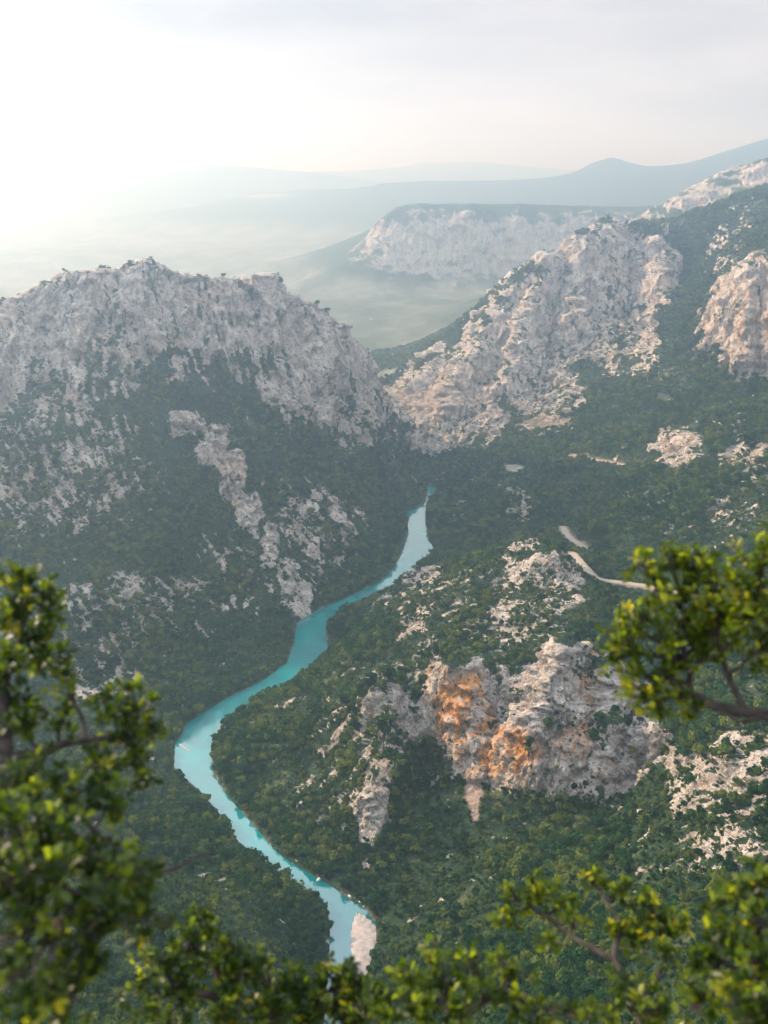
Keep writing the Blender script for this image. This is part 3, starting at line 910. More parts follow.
for rg, (nm, lab) in names.items():
    f = q[reg == rg]
    used, inv = np.unique(f.ravel(), return_inverse=True)
    extra = None
    me = mesh_np(nm, Pd[used], inv[:].reshape(-1, 4)[:, ::-1].ravel(), np.full(len(f), 4))
    for a_n, a_v in (('rock', rock), ('stain', stain), ('soil', soil), ('field', field), ('grass', grass)):
        set_attr(me, a_n, a_v[used])
    TERR[rg] = tag(link(nm, me, M_TERR), lab, nm, kind='structure')

# ------------------------------------------------------------------ river, gravel bars, roads
def strip_mesh(A_, B_, z, cross=1):
    v, f = [], []
    for a, b in zip(A_, B_):
        for t in np.linspace(0, 1, cross + 1):
            v.append((a[0] * (1 - t) + b[0] * t, a[1] * (1 - t) + b[1] * t, z))
    w_ = cross + 1
    for i in range(len(A_) - 1):
        for j in range(cross):
            f.append((i * w_ + j, i * w_ + j + 1, (i + 1) * w_ + j + 1, (i + 1) * w_ + j))
    return v, f


bm = bmesh.new()
ring = np.array(RIVER_POLY)
nxt, prv = np.roll(ring, -1, 0), np.roll(ring, 1, 0)
tang = nxt - prv
tang /= np.linalg.norm(tang, axis=1, keepdims=True) + 1e-9
area = 0.5 * np.sum(ring[:, 0] * nxt[:, 1] - nxt[:, 0] * ring[:, 1])
off = np.stack([tang[:, 1], -tang[:, 0]], 1) * (3.0 if area > 0 else -3.0)
vs = [bm.verts.new((p[0], p[1], 0.0)) for p in ring + off]
fc = bm.faces.new(vs)
bmesh.ops.triangulate(bm, faces=[fc])
bmesh.ops.recalc_face_normals(bm, faces=bm.faces)
me = bpy.data.meshes.new('river')
bm.to_mesh(me)
bm.free()
if sum(p.normal.z for p in me.polygons) < 0:
    me.flip_normals()
tag(link('river', me, M_WATER), 'turquoise river winding along the bottom of the canyon', 'river', kind='structure')


def mound(name, outline, top, label, cat, mat):
    """a low bank of gravel: outline on the water, rounded over towards the middle"""
    P = smooth_path(list(outline) + [outline[0]], it=2)[:-1]
    c = P.mean(0)
    v, f = [], []
    rings = [(1.0, -0.6), (0.93, 0.25), (0.75, 0.6), (0.45, 0.85), (0.15, 1.0)]
    for s, hh in rings:
        for i, p in enumerate(P):
            w_ = 1 + 0.05 * math.sin(i * 2.1) * (s < 0.95)
            v.append((c[0] + (p[0] - c[0]) * s * w_, c[1] + (p[1] - c[1]) * s * w_, top * hh))
    m_ = len(P)
    for k_ in range(len(rings) - 1):
        for i in range(m_):
            j = (i + 1) % m_
            f.append((k_ * m_ + i, k_ * m_ + j, (k_ + 1) * m_ + j, (k_ + 1) * m_ + i))
    f.append(tuple((len(rings) - 1) * m_ + i for i in range(m_)))
    me = bpy.data.meshes.new(name)
    me.from_pydata(v, [], f)
    bm_ = bmesh.new()
    bm_.from_mesh(me)
    bmesh.ops.recalc_face_normals(bm_, faces=bm_.faces)
    bm_.to_mesh(me)
    bm_.free()
    return tag(link(name, me, mat), label, cat, kind='structure')


mound('gravel_bar', [at_z(a, b)[:2] for a, b in ((356, 912), (362, 913), (371, 919), (377, 928), (378, 940), (374, 955), (370, 970), (364, 985), (356, 990), (354, 972), (350, 952), (350, 932), (353, 920))],
      1.4, 'pale pinkish gravel bar beside the river above the bottom shrubs', 'gravel bar', M_GRAVEL)
mound('gravel_spit', [at_z(a, b)[:2] for a, b in ((178.5, 743.2), (181, 744), (186, 747.5), (191, 751), (190, 752.2), (184, 749.2), (180, 746.2))],
      1.0, 'thin pale gravel spit crossing the river at its leftmost bend', 'gravel bar', M_GRAVEL)

road_labels = ['short upper bend of a pale road on the wooded flank', 'pale road curving behind the rocky spur towards the right branch',
               'narrow tan track crossing the wooded slope below the right cliffs']
for (P, wid), lab in zip(ROADS, road_labels):
    T = np.gradient(P[:, :2], axis=0)
    T /= np.linalg.norm(T, axis=1, keepdims=True) + 1e-9
    Nn = np.stack([-T[:, 1], T[:, 0]], 1)
    v, f = [], []
    for p, nn in zip(P, Nn):
        for s, zo in ((-1, 0), (-.5, .06), (.5, .06), (1, 0)):
            v.append((p[0] + nn[0] * wid * s, p[1] + nn[1] * wid * s, p[2] + zo))
    for i in range(len(P) - 1):
        for j in range(3):
            f.append((i * 4 + j, i * 4 + j + 1, i * 4 + j + 5, i * 4 + j + 4))
    me = bpy.data.meshes.new('road')
    me.from_pydata(v, [], f)
    me.update()
    if sum(p_.normal.z for p_ in me.polygons) < 0:
        me.flip_normals()
    tag(link('road', me, M_ROAD), lab, 'road', kind='structure')

# ------------------------------------------------------------------ haze: the air of the canyon
def haze_box():
    x0, x1, y0, y1, z0, z1 = -16000, 16000, -10000, 27000, -8, 1060
    v = [(x_, y_, z_) for z_ in (z0, z1) for y_ in (y0, y1) for x_ in (x0, x1)]
    f = [(0, 2, 3, 1), (4, 5, 7, 6), (0, 1, 5, 4), (2, 6, 7, 3), (0, 4, 6, 2), (1, 3, 7, 5)]
    me = bpy.data.meshes.new('haze')
    me.from_pydata(v, [], f)
    k_ = NT('haze_air')
    vol = k_.n('ShaderNodeVolumePrincipled')
    vol.inputs['Color'].default_value = (*HAZE_COLOR, 1)
    vol.inputs['Absorption Color'].default_value = (1, 1, 1, 1)
    vol.inputs['Density'].default_value = HAZE_DENSITY
    vol.inputs['Anisotropy'].default_value = HAZE_ANISO
    k_.l(vol.outputs[0], k_.out.inputs['Volume'])
    try:
        k_.m.cycles.homogeneous_volume = True
    except Exception:
        pass
    tag(link('haze', me, k_.m), 'pale summer haze filling the canyon and the plain beyond', 'haze', kind='stuff')


haze_box()

# ------------------------------------------------------------------ woodland
def crown_mesh(name, seed, w=1.0, h=1.0, nleaf=150):
    """a tree about 5 m across: short trunk, crown of leaf clumps spread through a lumpy volume"""
    rg = np.random.default_rng(seed)
    lob = np.clip(rg.normal(size=(7, 3)), -1.3, 1.3) * np.array((1.05, 1.05, 0.6)) + np.array((0, 0, 2.9))
    lr = rg.uniform(0.9, 1.7, 7)
    V_, F_i, S_, T_, MI = [], [], [], [], []
    for i in range(nleaf):
        b = rg.integers(7)
        d = rg.normal(size=3)
        d[2] = abs(d[2]) * 0.9 if rg.random() < 0.72 else d[2]
        d /= np.linalg.norm(d)
        c = lob[b] + d * lr[b] * rg.uniform(0.75, 1.05)
        c[2] = max(c[2], 0.7)
        nrm = d + rg.normal(size=3) * 0.45
        nrm /= np.linalg.norm(nrm)
        a = np.cross(nrm, rg.normal(size=3))
        a /= np.linalg.norm(a)
        e = np.cross(nrm, a)
        s = rg.uniform(0.38, 0.8)
        k0 = len(V_)
        for (p_, q_) in ((-1, -.55), (.1, -1), (1, .2), (-.2, .95)):
            V_.append((c + a * p_ * s + e * q_ * s + nrm * rg.normal() * 0.1) * np.array((w, w, h)))
        F_i += [k0, k0 + 1, k0 + 2, k0 + 3]
        S_.append(4)
        T_ += [float(np.clip(0.5 + 0.22 * rg.normal(), 0, 1))] * 4
        MI.append(0)
    k0 = len(V_)
    for zz_, rr_ in ((-0.8, 0.26), (1.2, 0.19), (2.9, 0.08)):
        for a in range(6):
            V_.append(np.array((rr_ * math.cos(a * math.pi / 3), rr_ * math.sin(a * math.pi / 3), zz_)))
            T_.append(0.5)
    for l_ in range(2):
        for a in range(6):
            b = (a + 1) % 6
            F_i += [k0 + l_ * 6 + a, k0 + l_ * 6 + b, k0 + l_ * 6 + 6 + b, k0 + l_ * 6 + 6 + a]
            S_.append(4)
            MI.append(1)
    me = mesh_np(name, np.array(V_), np.array(F_i), np.array(S_), smooth=False)
    me.polygons.foreach_set('material_index', np.array(MI, np.int32))
    set_attr(me, 'tint', np.array(T_))
    me.materials.append(M_CROWN)
    me.materials.append(M_TRUNK)
    return me


PROTO = [crown_mesh('round_tree', 1), crown_mesh('round_tree', 2, 1.1, 0.85), crown_mesh('tall_tree', 3, 0.85, 1.25), crown_mesh('low_shrub', 4, 1.0, 0.62), crown_mesh('round_tree', 5, 1.0, 1.05)]

rng = np.random.default_rng(7)
cell_r = np.gradient(rad)
cell_t = np.gradient(theta)
areaC = (RR * cell_t[None, :] * cell_r[:, None]).ravel() / np.clip(NZ, 0.35, 1)
cand = front & (np.abs(TH).ravel() < R(40)) & (Y > 330) & (Y < 3050) & (RDs > 2.2) & (road_d > 7)
cand &= (soil < 0.4) & (field < 0.4)
veg_p = (1 - sstep(0.42, 0.72, rock)) * (1 - 0.85 * grass) + 0.10 * (rock > 0.5) * np.where(Y > 1500, 0.03, 0.8)
veg_p = veg_p * np.where((rockF > 0.5) & (Y > 1400), 0.22, 1.0)
spacing = np.where(Y < 1400, 17.0, np.where(Y < 2100, 24.0, 34.0))
prob = np.where(cand, areaC * veg_p / spacing, 0)
pick = np.where(rng.random(len(prob)) < np.clip(prob, 0, 1))[0]
jit = rng.uniform(-0.5, 0.5, (len(pick), 2))
tx = Xd[pick] + jit[:, 0] * 1.2
ty = Yd[pick] + jit[:, 1] * 1.2
tz = Zd[pick]
big = sstep(0.1, 0.5, fbm(tx, ty, ty * 0, 120, 3, 131) + 0.25)
size = 1.15 * rng.lognormal(-0.12, 0.32, len(pick)) * (0.55 + 0.72 * big) * np.where(rock[pick] > 0.5, 0.42, 1.0) * np.where(ty < 1400, 1.0, np.where(ty < 2100, 1.15, 1.35))
size *= np.where(rng.random(len(pick)) < 0.16, 1.55, 0.92)
size = np.clip(size, 0.22, 2.1)
rotz = rng.uniform(0, 6.283, len(pick))
kind = rng.integers(0, 5, len(pick))
print('trees', len(pick))

# what of the trees the picture shows, found from the ground that stands before them
GU, GV, GF = project(Xd, Yd, Zd)
B = 6
W_, H_ = 768 // B, 1024 // B + 1
m = np.where((GU > 0) & (GU < 767) & (GV > 0) & (GV < 1023) & (Y > 300))[0]
zb = np.full(W_ * H_, 1e9)
np.minimum.at(zb, (GV[m] // B).astype(int) * W_ + (GU[m] // B).astype(int), GF[m])
TU, TV, TF = project(tx, ty, tz + 2.0 * size)
inside = (TU > 4) & (TU < 764) & (TV > 4) & (TV < 1018)
cellid = np.where(inside, (np.clip(TV, 0, 1023) // B).astype(int) * W_ + (np.clip(TU, 0, 767) // B).astype(int), 0)
vis = inside & (TF < zb[cellid] + 14)
hid = (TU < 175) & (TV > 800)                          # behind the foreground shrubs
hid |= (TV > 955) | ((TU > 505) & (TV > 885)) | ((TU > 610) & (TV > 540) & (TV < 720)) | ((TU < 360) & (TV > 930))
shows = vis & ~hid
order = np.argsort(np.where(shows, TF / size, 1e9))[:300]
one = np.zeros(len(pick), bool)
one[order] = True

TREE_LABEL = {0: 'round crowned dark green tree on the rocky slope at lower right',
              1: 'small green tree on the wooded ground below the orange cliffs',
              2: 'dark tree on the near wooded bank left of the river',
              3: 'green tree growing on the rocky spur right of the river'}
TREE_GROUP = {0: 'trees on the rocky lower right slope', 1: 'trees below the orange cliffs', 2: 'trees on the near left bank', 3: 'trees on the spur'}
for i in order:
    if TU[i] > 640:
        z_ = 0
    elif TV[i] > 800 and TU[i] > 376:
        z_ = 1
    elif tx[i] < -20 and TV[i] > 760 and TU[i] < 330:
        z_ = 2
    else:
        z_ = 3
    o_ = bpy.data.objects.new('tree', PROTO[kind[i]])
    COL.objects.link(o_)
    o_.location = (tx[i], ty[i], tz[i])
    o_.rotation_euler = (0, 0, rotz[i])
    o_.scale = (size[i],) * 3
    tag(o_, TREE_LABEL[z_], 'tree', TREE_GROUP[z_])

rest = np.where(~one)[0]
me = bpy.data.meshes.new('woodland')
me.vertices.add(len(rest))
me.vertices.foreach_set('co', np.stack([tx[rest], ty[rest], tz[rest]], 1).astype(np.float32).ravel())
for a_n, a_v in (('tree_turn', rotz[rest]), ('tree_size', size[rest])):
    set_attr(me, a_n, a_v)
ai = me.attributes.new('tree_kind', 'INT', 'POINT')
ai.data.foreach_set('value', kind[rest].astype(np.int32))
wood = tag(link('woodland', me), 'dark green scrub and trees covering the canyon slopes', 'woodland', kind='stuff')
ng = bpy.data.node_groups.new('woodland_scatter', 'GeometryNodeTree')
ng.interface.new_socket('Geometry', in_out='INPUT', socket_type='NodeSocketGeometry')
ng.interface.new_socket('Geometry', in_out='OUTPUT', socket_type='NodeSocketGeometry')
gi, go = ng.nodes.new('NodeGroupInput'), ng.nodes.new('NodeGroupOutput')
iop = ng.nodes.new('GeometryNodeInstanceOnPoints')
jn = ng.nodes.new('GeometryNodeJoinGeometry')
src = {}
for o_ in list(COL.objects):                           # the trees that stand as objects are also the patterns for the rest
    if o_.name.startswith('tree') and o_.type == 'MESH':
        src.setdefault(o_.data.name, o_)
for o_ in src.values():
    oi = ng.nodes.new('GeometryNodeObjectInfo')
    oi.transform_space = 'ORIGINAL'
    oi.inputs['Object'].default_value = o_
    oi.inputs['As Instance'].default_value = True
    ng.links.new(oi.outputs['Geometry'], jn.inputs['Geometry'])


def named(nm, typ):
    nd = ng.nodes.new('GeometryNodeInputNamedAttribute')
    nd.data_type = typ
    nd.inputs['Name'].default_value = nm
    return nd.outputs['Attribute']


cmb = ng.nodes.new('ShaderNodeCombineXYZ')
ng.links.new(named('tree_turn', 'FLOAT'), cmb.inputs['Z'])
ng.links.new(gi.outputs[0], iop.inputs['Points'])
ng.links.new(jn.outputs[0], iop.inputs['Instance'])
iop.inputs['Pick Instance'].default_value = True
ng.links.new(named('tree_kind', 'INT'), iop.inputs['Instance Index'])
ng.links.new(cmb.outputs[0], iop.inputs['Rotation'])
ng.links.new(named('tree_size', 'FLOAT'), iop.inputs['Scale'])
ng.links.new(iop.outputs[0], go.inputs[0])
md = wood.modifiers.new('scatter', 'NODES')
md.node_group = ng

# ------------------------------------------------------------------ boulders on the shore, the bird
def boulder(loc, s, label, seed):
    rg = random.Random(seed)
    bm_ = bmesh.new()
    bmesh.ops.create_icosphere(bm_, subdivisions=3, radius=1)
    for v in bm_.verts:
        p = v.co
        f_ = 1 + 0.22 * math.sin(p.x * 3 + seed) * math.cos(p.y * 2.6 + seed * 2) + 0.1 * math.sin(p.z * 7 + p.x * 5 + seed)
        v.co = p * f_
        v.co.x *= s * 1.5
        v.co.y *= s * 1.0
        v.co.z *= s * 0.7
    me_ = bpy.data.meshes.new('boulder')
    bm_.to_mesh(me_)
    bm_.free()
    for p in me_.polygons:
        p.use_smooth = rg.random() < 0
    o_ = link('boulder', me_, M_STONE)
    o_.location = loc
    o_.rotation_euler = (0, 0, seed * 1.3)
    return tag(o_, label, 'boulder', 'pale boulders on the right river bank')


for i, (a, b, s, lab) in enumerate([(318.5, 879.5, 1.5, 'lone pale boulder at the water edge, farthest up the right bank'),
                                    (350, 896.5, 1.7, 'largest pale boulder on the right bank above the gravel bar'),
                                    (354, 899, 1.2, 'small pale boulder touching the largest one on the right bank'),
                                    (359.5, 902.5, 1.4, 'pale boulder on the right bank between two smaller ones'),
                                    (364, 906.5, 1.0, 'smallest pale boulder, nearest to the gravel bar')]):
    p = at_z(a, b, 0.4)
    boulder(p, s, lab, i + 1)


def bird():
    bm_ = bmesh.new()

    def loft(path, nseg=8):
        rings = []
        for (c, rx, rz) in path:
            rings.append([bm_.verts.new((c[0] + rx * math.cos(t), c[1], c[2] + rz * math.sin(t))) for t in [k_ * 2 * math.pi / nseg for k_ in range(nseg)]])
        for r0, r1 in zip(rings[:-1], rings[1:]):
            for k_ in range(nseg):
                bm_.faces.new((r0[k_], r0[(k_ + 1) % nseg], r1[(k_ + 1) % nseg], r1[k_]))
        bm_.faces.new(rings[0][::-1])
        bm_.faces.new(rings[-1])
    loft([((0, .52, .03), .02, .02), ((0, .45, .03), .06, .06), ((0, .36, .0), .05, .05), ((0, .2, 0), .12, .11), ((0, -.05, 0), .13, .12), ((0, -.3, 0), .08, .06), ((0, -.42, 0), .16, .015), ((0, -.58, 0), .2, .01)])
    for s in (-1, 1):                                  # broad fingered wings, slightly raised
        span = [(0.08, .22, -.20, .0), (.45, .30, -.25, .12), (.85, .22, -.24, .2), (1.1, .12, -.22, .27), (1.3, .0, -.14, .34)]
        top, bot = [], []
        for (sx, y0_, y1_, zz_) in span:
            top.append((bm_.verts.new((s * sx, y0_, zz_ + .02)), bm_.verts.new((s * sx, y1_, zz_ + .01))))
            bot.append((bm_.verts.new((s * sx, y0_, zz_ - .02)), bm_.verts.new((s * sx, y1_, zz_ - .005))))
        for i_ in range(len(span) - 1):
            for L_ in (top, bot):
                bm_.faces.new((L_[i_][0], L_[i_ + 1][0], L_[i_ + 1][1], L_[i_][1]))
            bm_.faces.new((top[i_][0], bot[i_][0], bot[i_ + 1][0], top[i_ + 1][0]))
            bm_.faces.new((top[i_][1], top[i_ + 1][1], bot[i_ + 1][1], bot[i_][1]))
        bm_.faces.new((top[-1][0], bot[-1][0], bot[-1][1], top[-1][1]))
        bm_.faces.new((top[0][0], top[0][1], bot[0][1], bot[0][0]))
    bmesh.ops.recalc_face_normals(bm_, faces=bm_.faces)
    me_ = bpy.data.meshes.new('bird')
    bm_.to_mesh(me_)
    bm_.free()
    o_ = link('bird', me_, M_BIRD)
    o_.location = at_r(31.5, 465, 400)
    o_.rotation_euler = (R(15), R(68), R(60))
    tag(o_, 'dark bird with broad wings gliding before the left mountain', 'bird')


bird()

# ------------------------------------------------------------------ foreground shrubs
LT = np.array([(0, 0, 0), (.22, .38, .05), (.26, .72, .03), (0, 1, -.06), (-.22, .38, .05), (-.26, .72, .03), (0, .4, -.01), (0, .74, -.03)], float)
LF = [(0, 1, 6), (6, 1, 2, 7), (7, 2, 3), (0, 6, 4), (6, 7, 5, 4), (7, 3, 5)]


def leaves_mesh(name, base, direc, up, size_, tint):
    """all the leaves of one shrub: base points, growing directions, up vectors, lengths"""
    m_ = len(base)
    d = direc / (np.linalg.norm(direc, axis=1, keepdims=True) + 1e-9)
    s = np.cross(d, up)
    s /= np.linalg.norm(s, axis=1, keepdims=True) + 1e-9
    nrm = np.cross(s, d)
    P = base[:, None] + size_[:, None, None] * (LT[None, :, 0:1] * s[:, None] + LT[None, :, 1:2] * d[:, None] + LT[None, :, 2:3] * nrm[:, None])
    k0 = (np.arange(m_) * 8)[:, None]
    fl = np.concatenate([k0 + np.array(f_)[None] for f_ in LF], 1).ravel()
    fs = np.tile([len(f_) for f_ in LF], m_)
    me_ = mesh_np(name, P.reshape(-1, 3), fl, fs, True)
    set_attr(me_, 'tint', np.repeat(tint, 8))
    return me_


def tubes_mesh(name, paths, seg=7):
    """tapered bark tubes along the paths [(points, radii)]"""
    V_, F_i = [], []
    for P, r_ in paths:
        P = np.array(P, float)
        T = np.gradient(P, axis=0)
        T /= np.linalg.norm(T, axis=1, keepdims=True) + 1e-9
        k0 = len(V_)
        for p, t, rr_ in zip(P, T, r_):
            a = np.cross(t, (0.31, 0.2, 0.93))
            a /= np.linalg.norm(a) + 1e-9
            b = np.cross(t, a)
            for k_ in range(seg):
                an = 2 * math.pi * k_ / seg
                V_.append(p + (a * math.cos(an) + b * math.sin(an)) * rr_)
        for i in range(len(P) - 1):
            for k_ in range(seg):
                j = (k_ + 1) % seg
                F_i += [k0 + i * seg + k_, k0 + i * seg + j, k0 + (i + 1) * seg + j, k0 + (i + 1) * seg + k_]
    return mesh_np(name, np.array(V_), np.array(F_i), np.full(len(F_i) // 4, 4), True)


def wander(a, b, nseg, amp, rg):
    a, b = np.array(a, float), np.array(b, float)
    L = np.linalg.norm(b - a)
    P = np.linspace(0, 1, nseg + 1)[:, None] * (b - a) + a
    off_ = np.cumsum(rg.normal(size=(nseg + 1, 3)), 0)
    off_ -= np.linspace(0, 1, nseg + 1)[:, None] * off_[-1] + (1 - np.linspace(0, 1, nseg + 1)[:, None]) * off_[0]
    return P + off_ * amp * L / math.sqrt(nseg)


def shrub(name, label, cat, root, limbs, clumps, seed, leaf=0.042, dens=1.0, bare=(), tone=0.42):
    """root: foot on the ground; limbs: lists of (u, v, distance); clumps: (u, v, distance, radius in px, fullness)"""
    rg = np.random.default_rng(seed)
    e = bpy.data.objects.new(name, None)
    COL.objects.link(e)
    e.location = root
    tag(e, label, cat)
    root = np.array(root, float)
    LP = []
    trunk_top = None
    for li, (r0, r1, L) in enumerate(limbs):
        pts_ = [at_r(*p) for p in L]
        if li == 0:
            pts_ = [root - np.array((0, 0, 0.15))] + pts_
        P = [np.array(pts_[0])]
        for a, b in zip(pts_[:-1], pts_[1:]):
            P += list(wander(a, b, 5, 0.05, rg)[1:])
        P = np.array(P)
        LP.append((P, 0.72 * np.linspace(r0, r1, len(P))))
    allp = np.concatenate([p for p, _ in LP])
    twigs, lb, ld, lu, ls, lt = [], [], [], [], [], []
    for (u, v, dist, rp, full) in clumps:
        c = at_r(u, v, dist)
        rad_ = rp / FPX * dist
        j = np.argmin(np.linalg.norm(allp - c - np.array((0, 0, -rad_)), axis=1))
        st = allp[j]
        B_ = wander(st, c, 6, 0.10, rg)
        twigs.append((B_, np.linspace(0.0075, 0.0035, len(B_)) * (0.6 + 0.4 * min(1, np.linalg.norm(st - c) / 0.3))))
        nt = max(6, int(19 * full * (rad_ / 0.07) ** 1.6 * dens))
        for _ in range(nt):
            d = rg.normal(size=3)
            d[2] += 0.35
            d /= np.linalg.norm(d)
            tip = c + d * np.array((1, 1, 0.85)) * rad_ * rg.uniform(0.3, 1.0) ** 0.6 * (rg.uniform(1.0, 1.45) if rg.random() < 0.25 else 1.0)
            fr = B_[rg.integers(3, len(B_))]
            Tw = wander(fr, tip, 4, 0.12, rg)
            twigs.append((Tw, np.linspace(0.0028, 0.0011, len(Tw))))
            gd = tip - fr + rg.normal(size=3) * 0.02 + np.array((0, 0, 0.03))
            gd /= np.linalg.norm(gd) + 1e-9
            tt = np.clip(rg.normal(tone, 0.24), 0, 1)
            if rg.random() < 0.03:
                tt = 1.0
            tl = np.linalg.norm(tip - fr)
            for q_ in range(rg.integers(8, 13)):
                back = rg.random() ** 1.5 * min(0.09, tl * 0.8)
                pos_ = tip - gd * back
                o_ = rg.normal(size=3)
                o_ -= gd * np.dot(o_, gd)
                o_ /= np.linalg.norm(o_) + 1e-9
                dr_ = gd * rg.uniform(0.25, 0.9) + o_ * rg.uniform(0.5, 1.0)
                lb.append(pos_)
                ld.append(dr_)
                lu.append(np.array((0, 0, 1)) + rg.normal(size=3) * 0.45)
                ls.append(leaf * rg.uniform(0.6, 1.15))
                lt.append(np.clip(tt + rg.normal() * 0.10, 0, 1))
    for L in bare:
        pts_ = [at_r(*p) for p in L]
        P = [np.array(pts_[0])]
        for a, b in zip(pts_[:-1], pts_[1:]):
            P += list(wander(a, b, 4, 0.07, rg)[1:])
        twigs.append((np.array(P), np.linspace(0.006, 0.002, len(P))))
    inv = np.array(e.location)

    def part(nm, me_, mat):
        me_.transform(__import__('mathutils').Matrix.Translation(-e.location))
        o_ = link(nm, me_, mat, e)
        return o_
    for li, (P, r_) in enumerate(LP):
        part('trunk' if li == 0 else 'branch', tubes_mesh('trunk' if li == 0 else 'branch', [(P, r_)], 9), M_BARK)
    tw = part('twig', tubes_mesh('twig', twigs, 5), M_BARK)
    tw['kind'] = 'stuff'
    fo = part('foliage', leaves_mesh('foliage', np.array(lb), np.array(ld), np.array(lu), np.array(ls), np.array(lt)), M_LEAF)
    fo['kind'] = 'stuff'
    print(name, 'leaves', len(lb))
    return e


def foot(u, v, dist):
    p = at_r(u, v, dist)
    return (p[0], p[1], float(h_base(np.array([p[0]]), np.array([p[1]]))[0]))


shrub('leafy_tree', 'dark leafy tree filling the left edge of the view', 'tree', foot(-40, 900, 2.3),
      [(.045, .022, [(-40, 950, 2.3), (-10, 850, 2.2), (5, 760, 2.25), (0, 690, 2.3)]),
       (.018, .007, [(5, 760, 2.25), (60, 745, 2.3), (120, 735, 2.35)]),
       (.016, .006, [(-10, 850, 2.2), (60, 835, 2.15), (110, 840, 2.1)]),
       (.014, .006, [(0, 690, 2.3), (20, 640, 2.4), (30, 590, 2.45)]),
       (.014, .006, [(-40, 950, 2.3), (30, 925, 2.0), (100, 920, 1.95)])],
      [(20, 580, 2.45, 24, 1.1), (45, 595, 2.5, 20, .9), (8, 610, 2.4, 26, 1.1), (55, 612, 2.5, 16, .8), (30, 640, 2.4, 30, 1), (65, 680, 2.4, 18, .8), (10, 670, 2.3, 34, 1), (50, 665, 2.4, 24, .8), (20, 720, 2.3, 32, 1), (60, 720, 2.3, 20, .5),
       (110, 705, 2.4, 24, 1), (140, 705, 2.4, 20, .9), (150, 735, 2.4, 20, 1), (125, 740, 2.35, 28, 1), (145, 775, 2.35, 18, .9), (100, 770, 2.3, 26, .9), (75, 790, 2.2, 30, 1), (40, 775, 2.2, 30, .9), (10, 790, 2.1, 32, 1),
       (110, 800, 2.2, 24, .8), (30, 830, 2.0, 40, 1), (80, 840, 2.0, 36, 1), (10, 880, 1.9, 40, 1), (60, 885, 1.9, 40, 1), (110, 870, 2.0, 36, 1), (140, 890, 2.05, 26, .9), (150, 920, 2.05, 24, .8), (100, 915, 1.95, 32, .9),
       (30, 930, 1.9, 36, .8), (10, 980, 1.8, 34, .6), (60, 975, 1.9, 26, .6), (85, 960, 1.95, 24, .6), (20, 1020, 1.8, 30, .6), (70, 1010, 1.9, 22, .5)],
      11, 0.027, 1.0, tone=0.27, bare=[[(150, 880, 2.1), (180, 866, 2.15), (214, 852, 2.2)], [(40, 900, 2.0), (50, 935, 1.98), (70, 1000, 1.95)]])

shrub('leafy_shrub', 'dark green shrub at the bottom left, partly hiding the river end', 'shrub', foot(230, 1010, 2.9),
      [(.03, .014, [(235, 1060, 2.8), (230, 1010, 2.75), (215, 965, 2.75)]),
       (.014, .006, [(230, 1010, 2.75), (175, 985, 2.7), (150, 955, 2.7)]),
       (.014, .006, [(235, 1050, 2.8), (300, 1010, 2.8), (335, 985, 2.85)])],
      [(205, 925, 2.75, 18, 1.1), (190, 945, 2.7, 22, 1), (215, 955, 2.75, 24, 1), (165, 965, 2.7, 24, .9), (240, 970, 2.75, 24, 1), (270, 980, 2.8, 24, 1), (300, 985, 2.8, 22, 1), (330, 975, 2.85, 18, 1), (345, 990, 2.85, 16, 1),
       (180, 1000, 2.7, 28, .9), (225, 1005, 2.7, 28, 1), (265, 1015, 2.75, 28, 1), (310, 1015, 2.8, 28, 1), (345, 1018, 2.8, 18, .9), (145, 1010, 2.65, 20, .7), (350, 972, 2.8, 14, 1), (358, 990, 2.8, 16, 1), (352, 1008, 2.8, 20, 1), (370, 1015, 2.75, 16, .9), (330, 1000, 2.8, 20, 1), (255, 958, 2.8, 14, .8), (140, 985, 2.7, 16, .6)],
      12, 0.026, tone=0.28)

shrub('leafy_shrub', 'low bright green shrub at the bottom centre beside the gravel bar', 'shrub', foot(450, 1015, 2.7),
      [(.024, .012, [(450, 1070, 2.6), (450, 1010, 2.6), (440, 970, 2.6)]),
       (.012, .005, [(450, 1040, 2.6), (400, 1000, 2.55), (380, 990, 2.55)]),
       (.012, .005, [(450, 1030, 2.6), (500, 990, 2.65), (515, 970, 2.7)])],
      [(430, 955, 2.6, 16, 1), (445, 972, 2.6, 18, 1), (405, 978, 2.55, 18, 1), (380, 995, 2.55, 16, 1), (470, 965, 2.65, 16, .9), (500, 960, 2.7, 16, .9), (520, 975, 2.7, 14, .8), (400, 1005, 2.5, 22, .9), (440, 1000, 2.55, 22, .8), (480, 995, 2.6, 22, .8), (515, 1005, 2.65, 18, .8),
       (465, 1018, 2.5, 20, .8), (420, 1022, 2.5, 18, .8), (375, 1020, 2.5, 16, .8), (550, 1012, 2.6, 20, .8), (590, 1018, 2.6, 18, .7)],
      13, 0.028, tone=0.47)

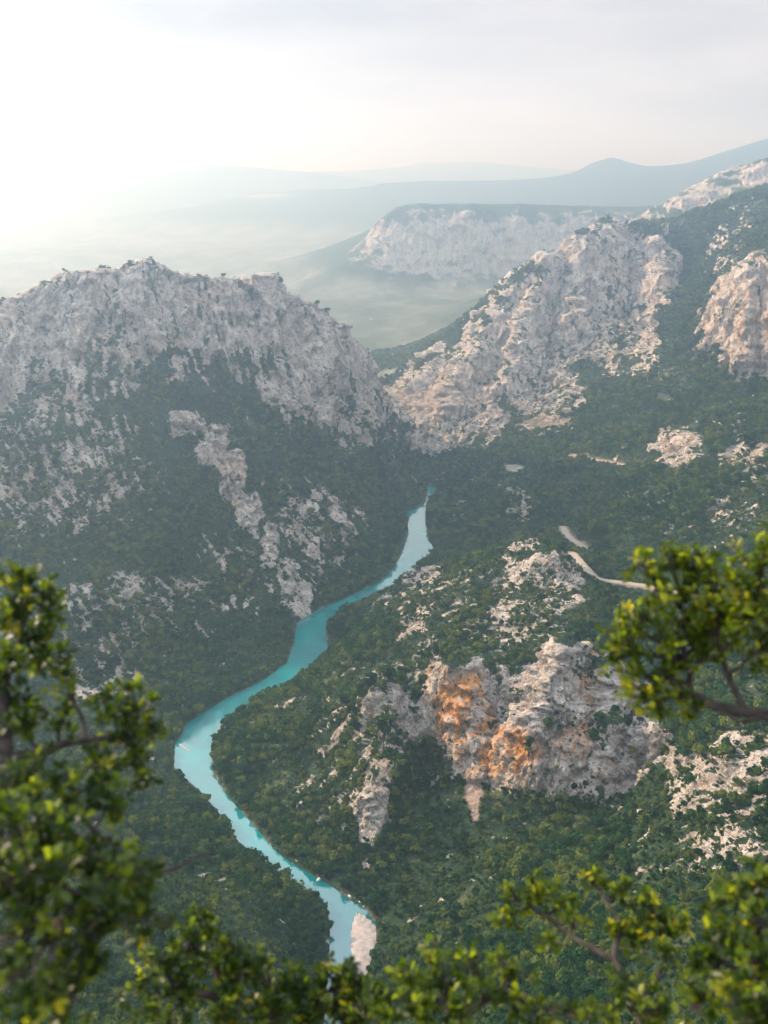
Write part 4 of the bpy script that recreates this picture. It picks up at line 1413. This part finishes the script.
shrub('leafy_shrub', 'open shrub with visible bare stems at the lower right', 'shrub', foot(660, 1015, 2.9),
      [(.026, .013, [(655, 1070, 2.8), (640, 1010, 2.8), (615, 960, 2.85)]),
       (.012, .005, [(615, 960, 2.85), (570, 935, 2.9), (530, 905, 2.95)]),
       (.012, .005, [(615, 960, 2.85), (620, 920, 2.9), (600, 890, 2.95)]),
       (.012, .005, [(640, 1010, 2.8), (665, 960, 2.85), (660, 925, 2.9)])],
      [(515, 900, 2.95, 16, 1), (505, 922, 2.95, 14, .9), (540, 888, 2.95, 18, 1), (560, 905, 2.95, 16, .9), (590, 882, 2.95, 16, 1), (575, 920, 2.9, 14, .7), (625, 892, 2.95, 18, 1), (650, 905, 2.9, 18, 1), (640, 930, 2.9, 20, .9), (672, 930, 2.9, 18, 1), (610, 925, 2.9, 16, .8),
       (665, 955, 2.85, 18, .8), (545, 940, 2.9, 12, .6), (620, 990, 2.8, 20, .6), (650, 1005, 2.75, 24, .8), (600, 1005, 2.75, 18, .6)],
      14, 0.028, tone=0.46)

shrub('leafy_shrub', 'dense shrub in the bottom right corner of the view', 'shrub', foot(800, 1015, 2.5),
      [(.026, .013, [(790, 1070, 2.4), (770, 1000, 2.4), (755, 930, 2.45)]),
       (.012, .005, [(770, 1000, 2.4), (720, 960, 2.4), (705, 925, 2.45)])],
      [(760, 880, 2.45, 18, 1), (738, 900, 2.45, 20, 1), (712, 915, 2.45, 16, 1), (760, 920, 2.4, 26, 1), (725, 940, 2.4, 24, 1), (755, 965, 2.35, 28, 1), (710, 970, 2.4, 22, .8), (735, 1000, 2.35, 28, .9), (765, 1015, 2.3, 28, 1), (695, 1010, 2.4, 22, .8)],
      15, 0.028, tone=0.42)

shrub('leafy_tree', 'branch of sunlit yellow green leaves reaching in from the right', 'tree', foot(1050, 800, 2.6),
      [(.05, .03, [(1040, 900, 2.5), (980, 800, 2.5), (900, 745, 2.5)]),
       (.026, .013, [(900, 745, 2.5), (830, 728, 2.5), (768, 716, 2.5), (715, 706, 2.5), (690, 694, 2.52)]),
       (.011, .005, [(690, 694, 2.52), (684, 650, 2.52), (680, 600, 2.55)]),
       (.012, .005, [(745, 712, 2.5), (728, 675, 2.5), (715, 640, 2.5), (720, 600, 2.5)]),
       (.014, .006, [(830, 728, 2.5), (800, 660, 2.45), (765, 600, 2.45), (755, 565, 2.45)]),
       (.010, .004, [(768, 716, 2.5), (740, 722, 2.48), (705, 704, 2.48)])],
      [(645, 565, 2.55, 20, 1.1), (670, 560, 2.55, 18, 1), (695, 560, 2.55, 16, 1), (655, 590, 2.5, 22, 1), (690, 585, 2.55, 20, .9), (635, 615, 2.5, 20, 1), (630, 645, 2.5, 20, 1.1), (625, 670, 2.5, 16, 1), (640, 690, 2.5, 18, 1), (660, 640, 2.5, 24, 1), (665, 675, 2.5, 22, 1), (690, 620, 2.5, 24, 1), (680, 700, 2.5, 16, 1), (620, 630, 2.55, 18, .9), (618, 655, 2.55, 16, .9), (650, 705, 2.5, 16, .9), (700, 600, 2.5, 22, 1), (715, 630, 2.5, 20, .9), (705, 570, 2.52, 18, 1), (735, 605, 2.48, 22, 1), (700, 640, 2.55, 24, 1), (700, 660, 2.5, 20, .8), (695, 712, 2.5, 12, .9),
       (720, 610, 2.5, 20, .9), (730, 640, 2.5, 20, .8), (715, 585, 2.5, 14, .8), (745, 625, 2.45, 22, 1), (760, 650, 2.45, 22, .9), (755, 600, 2.45, 22, 1), (740, 575, 2.45, 16, .9), (760, 560, 2.45, 22, 1), (768, 545, 2.45, 16, 1), (745, 592, 2.45, 16, .9), (775, 620, 2.4, 26, 1), (770, 670, 2.4, 18, .7), (800, 580, 2.4, 30, .9), (810, 640, 2.4, 30, .8)],
      16, 0.027, tone=0.54)
print('script done')
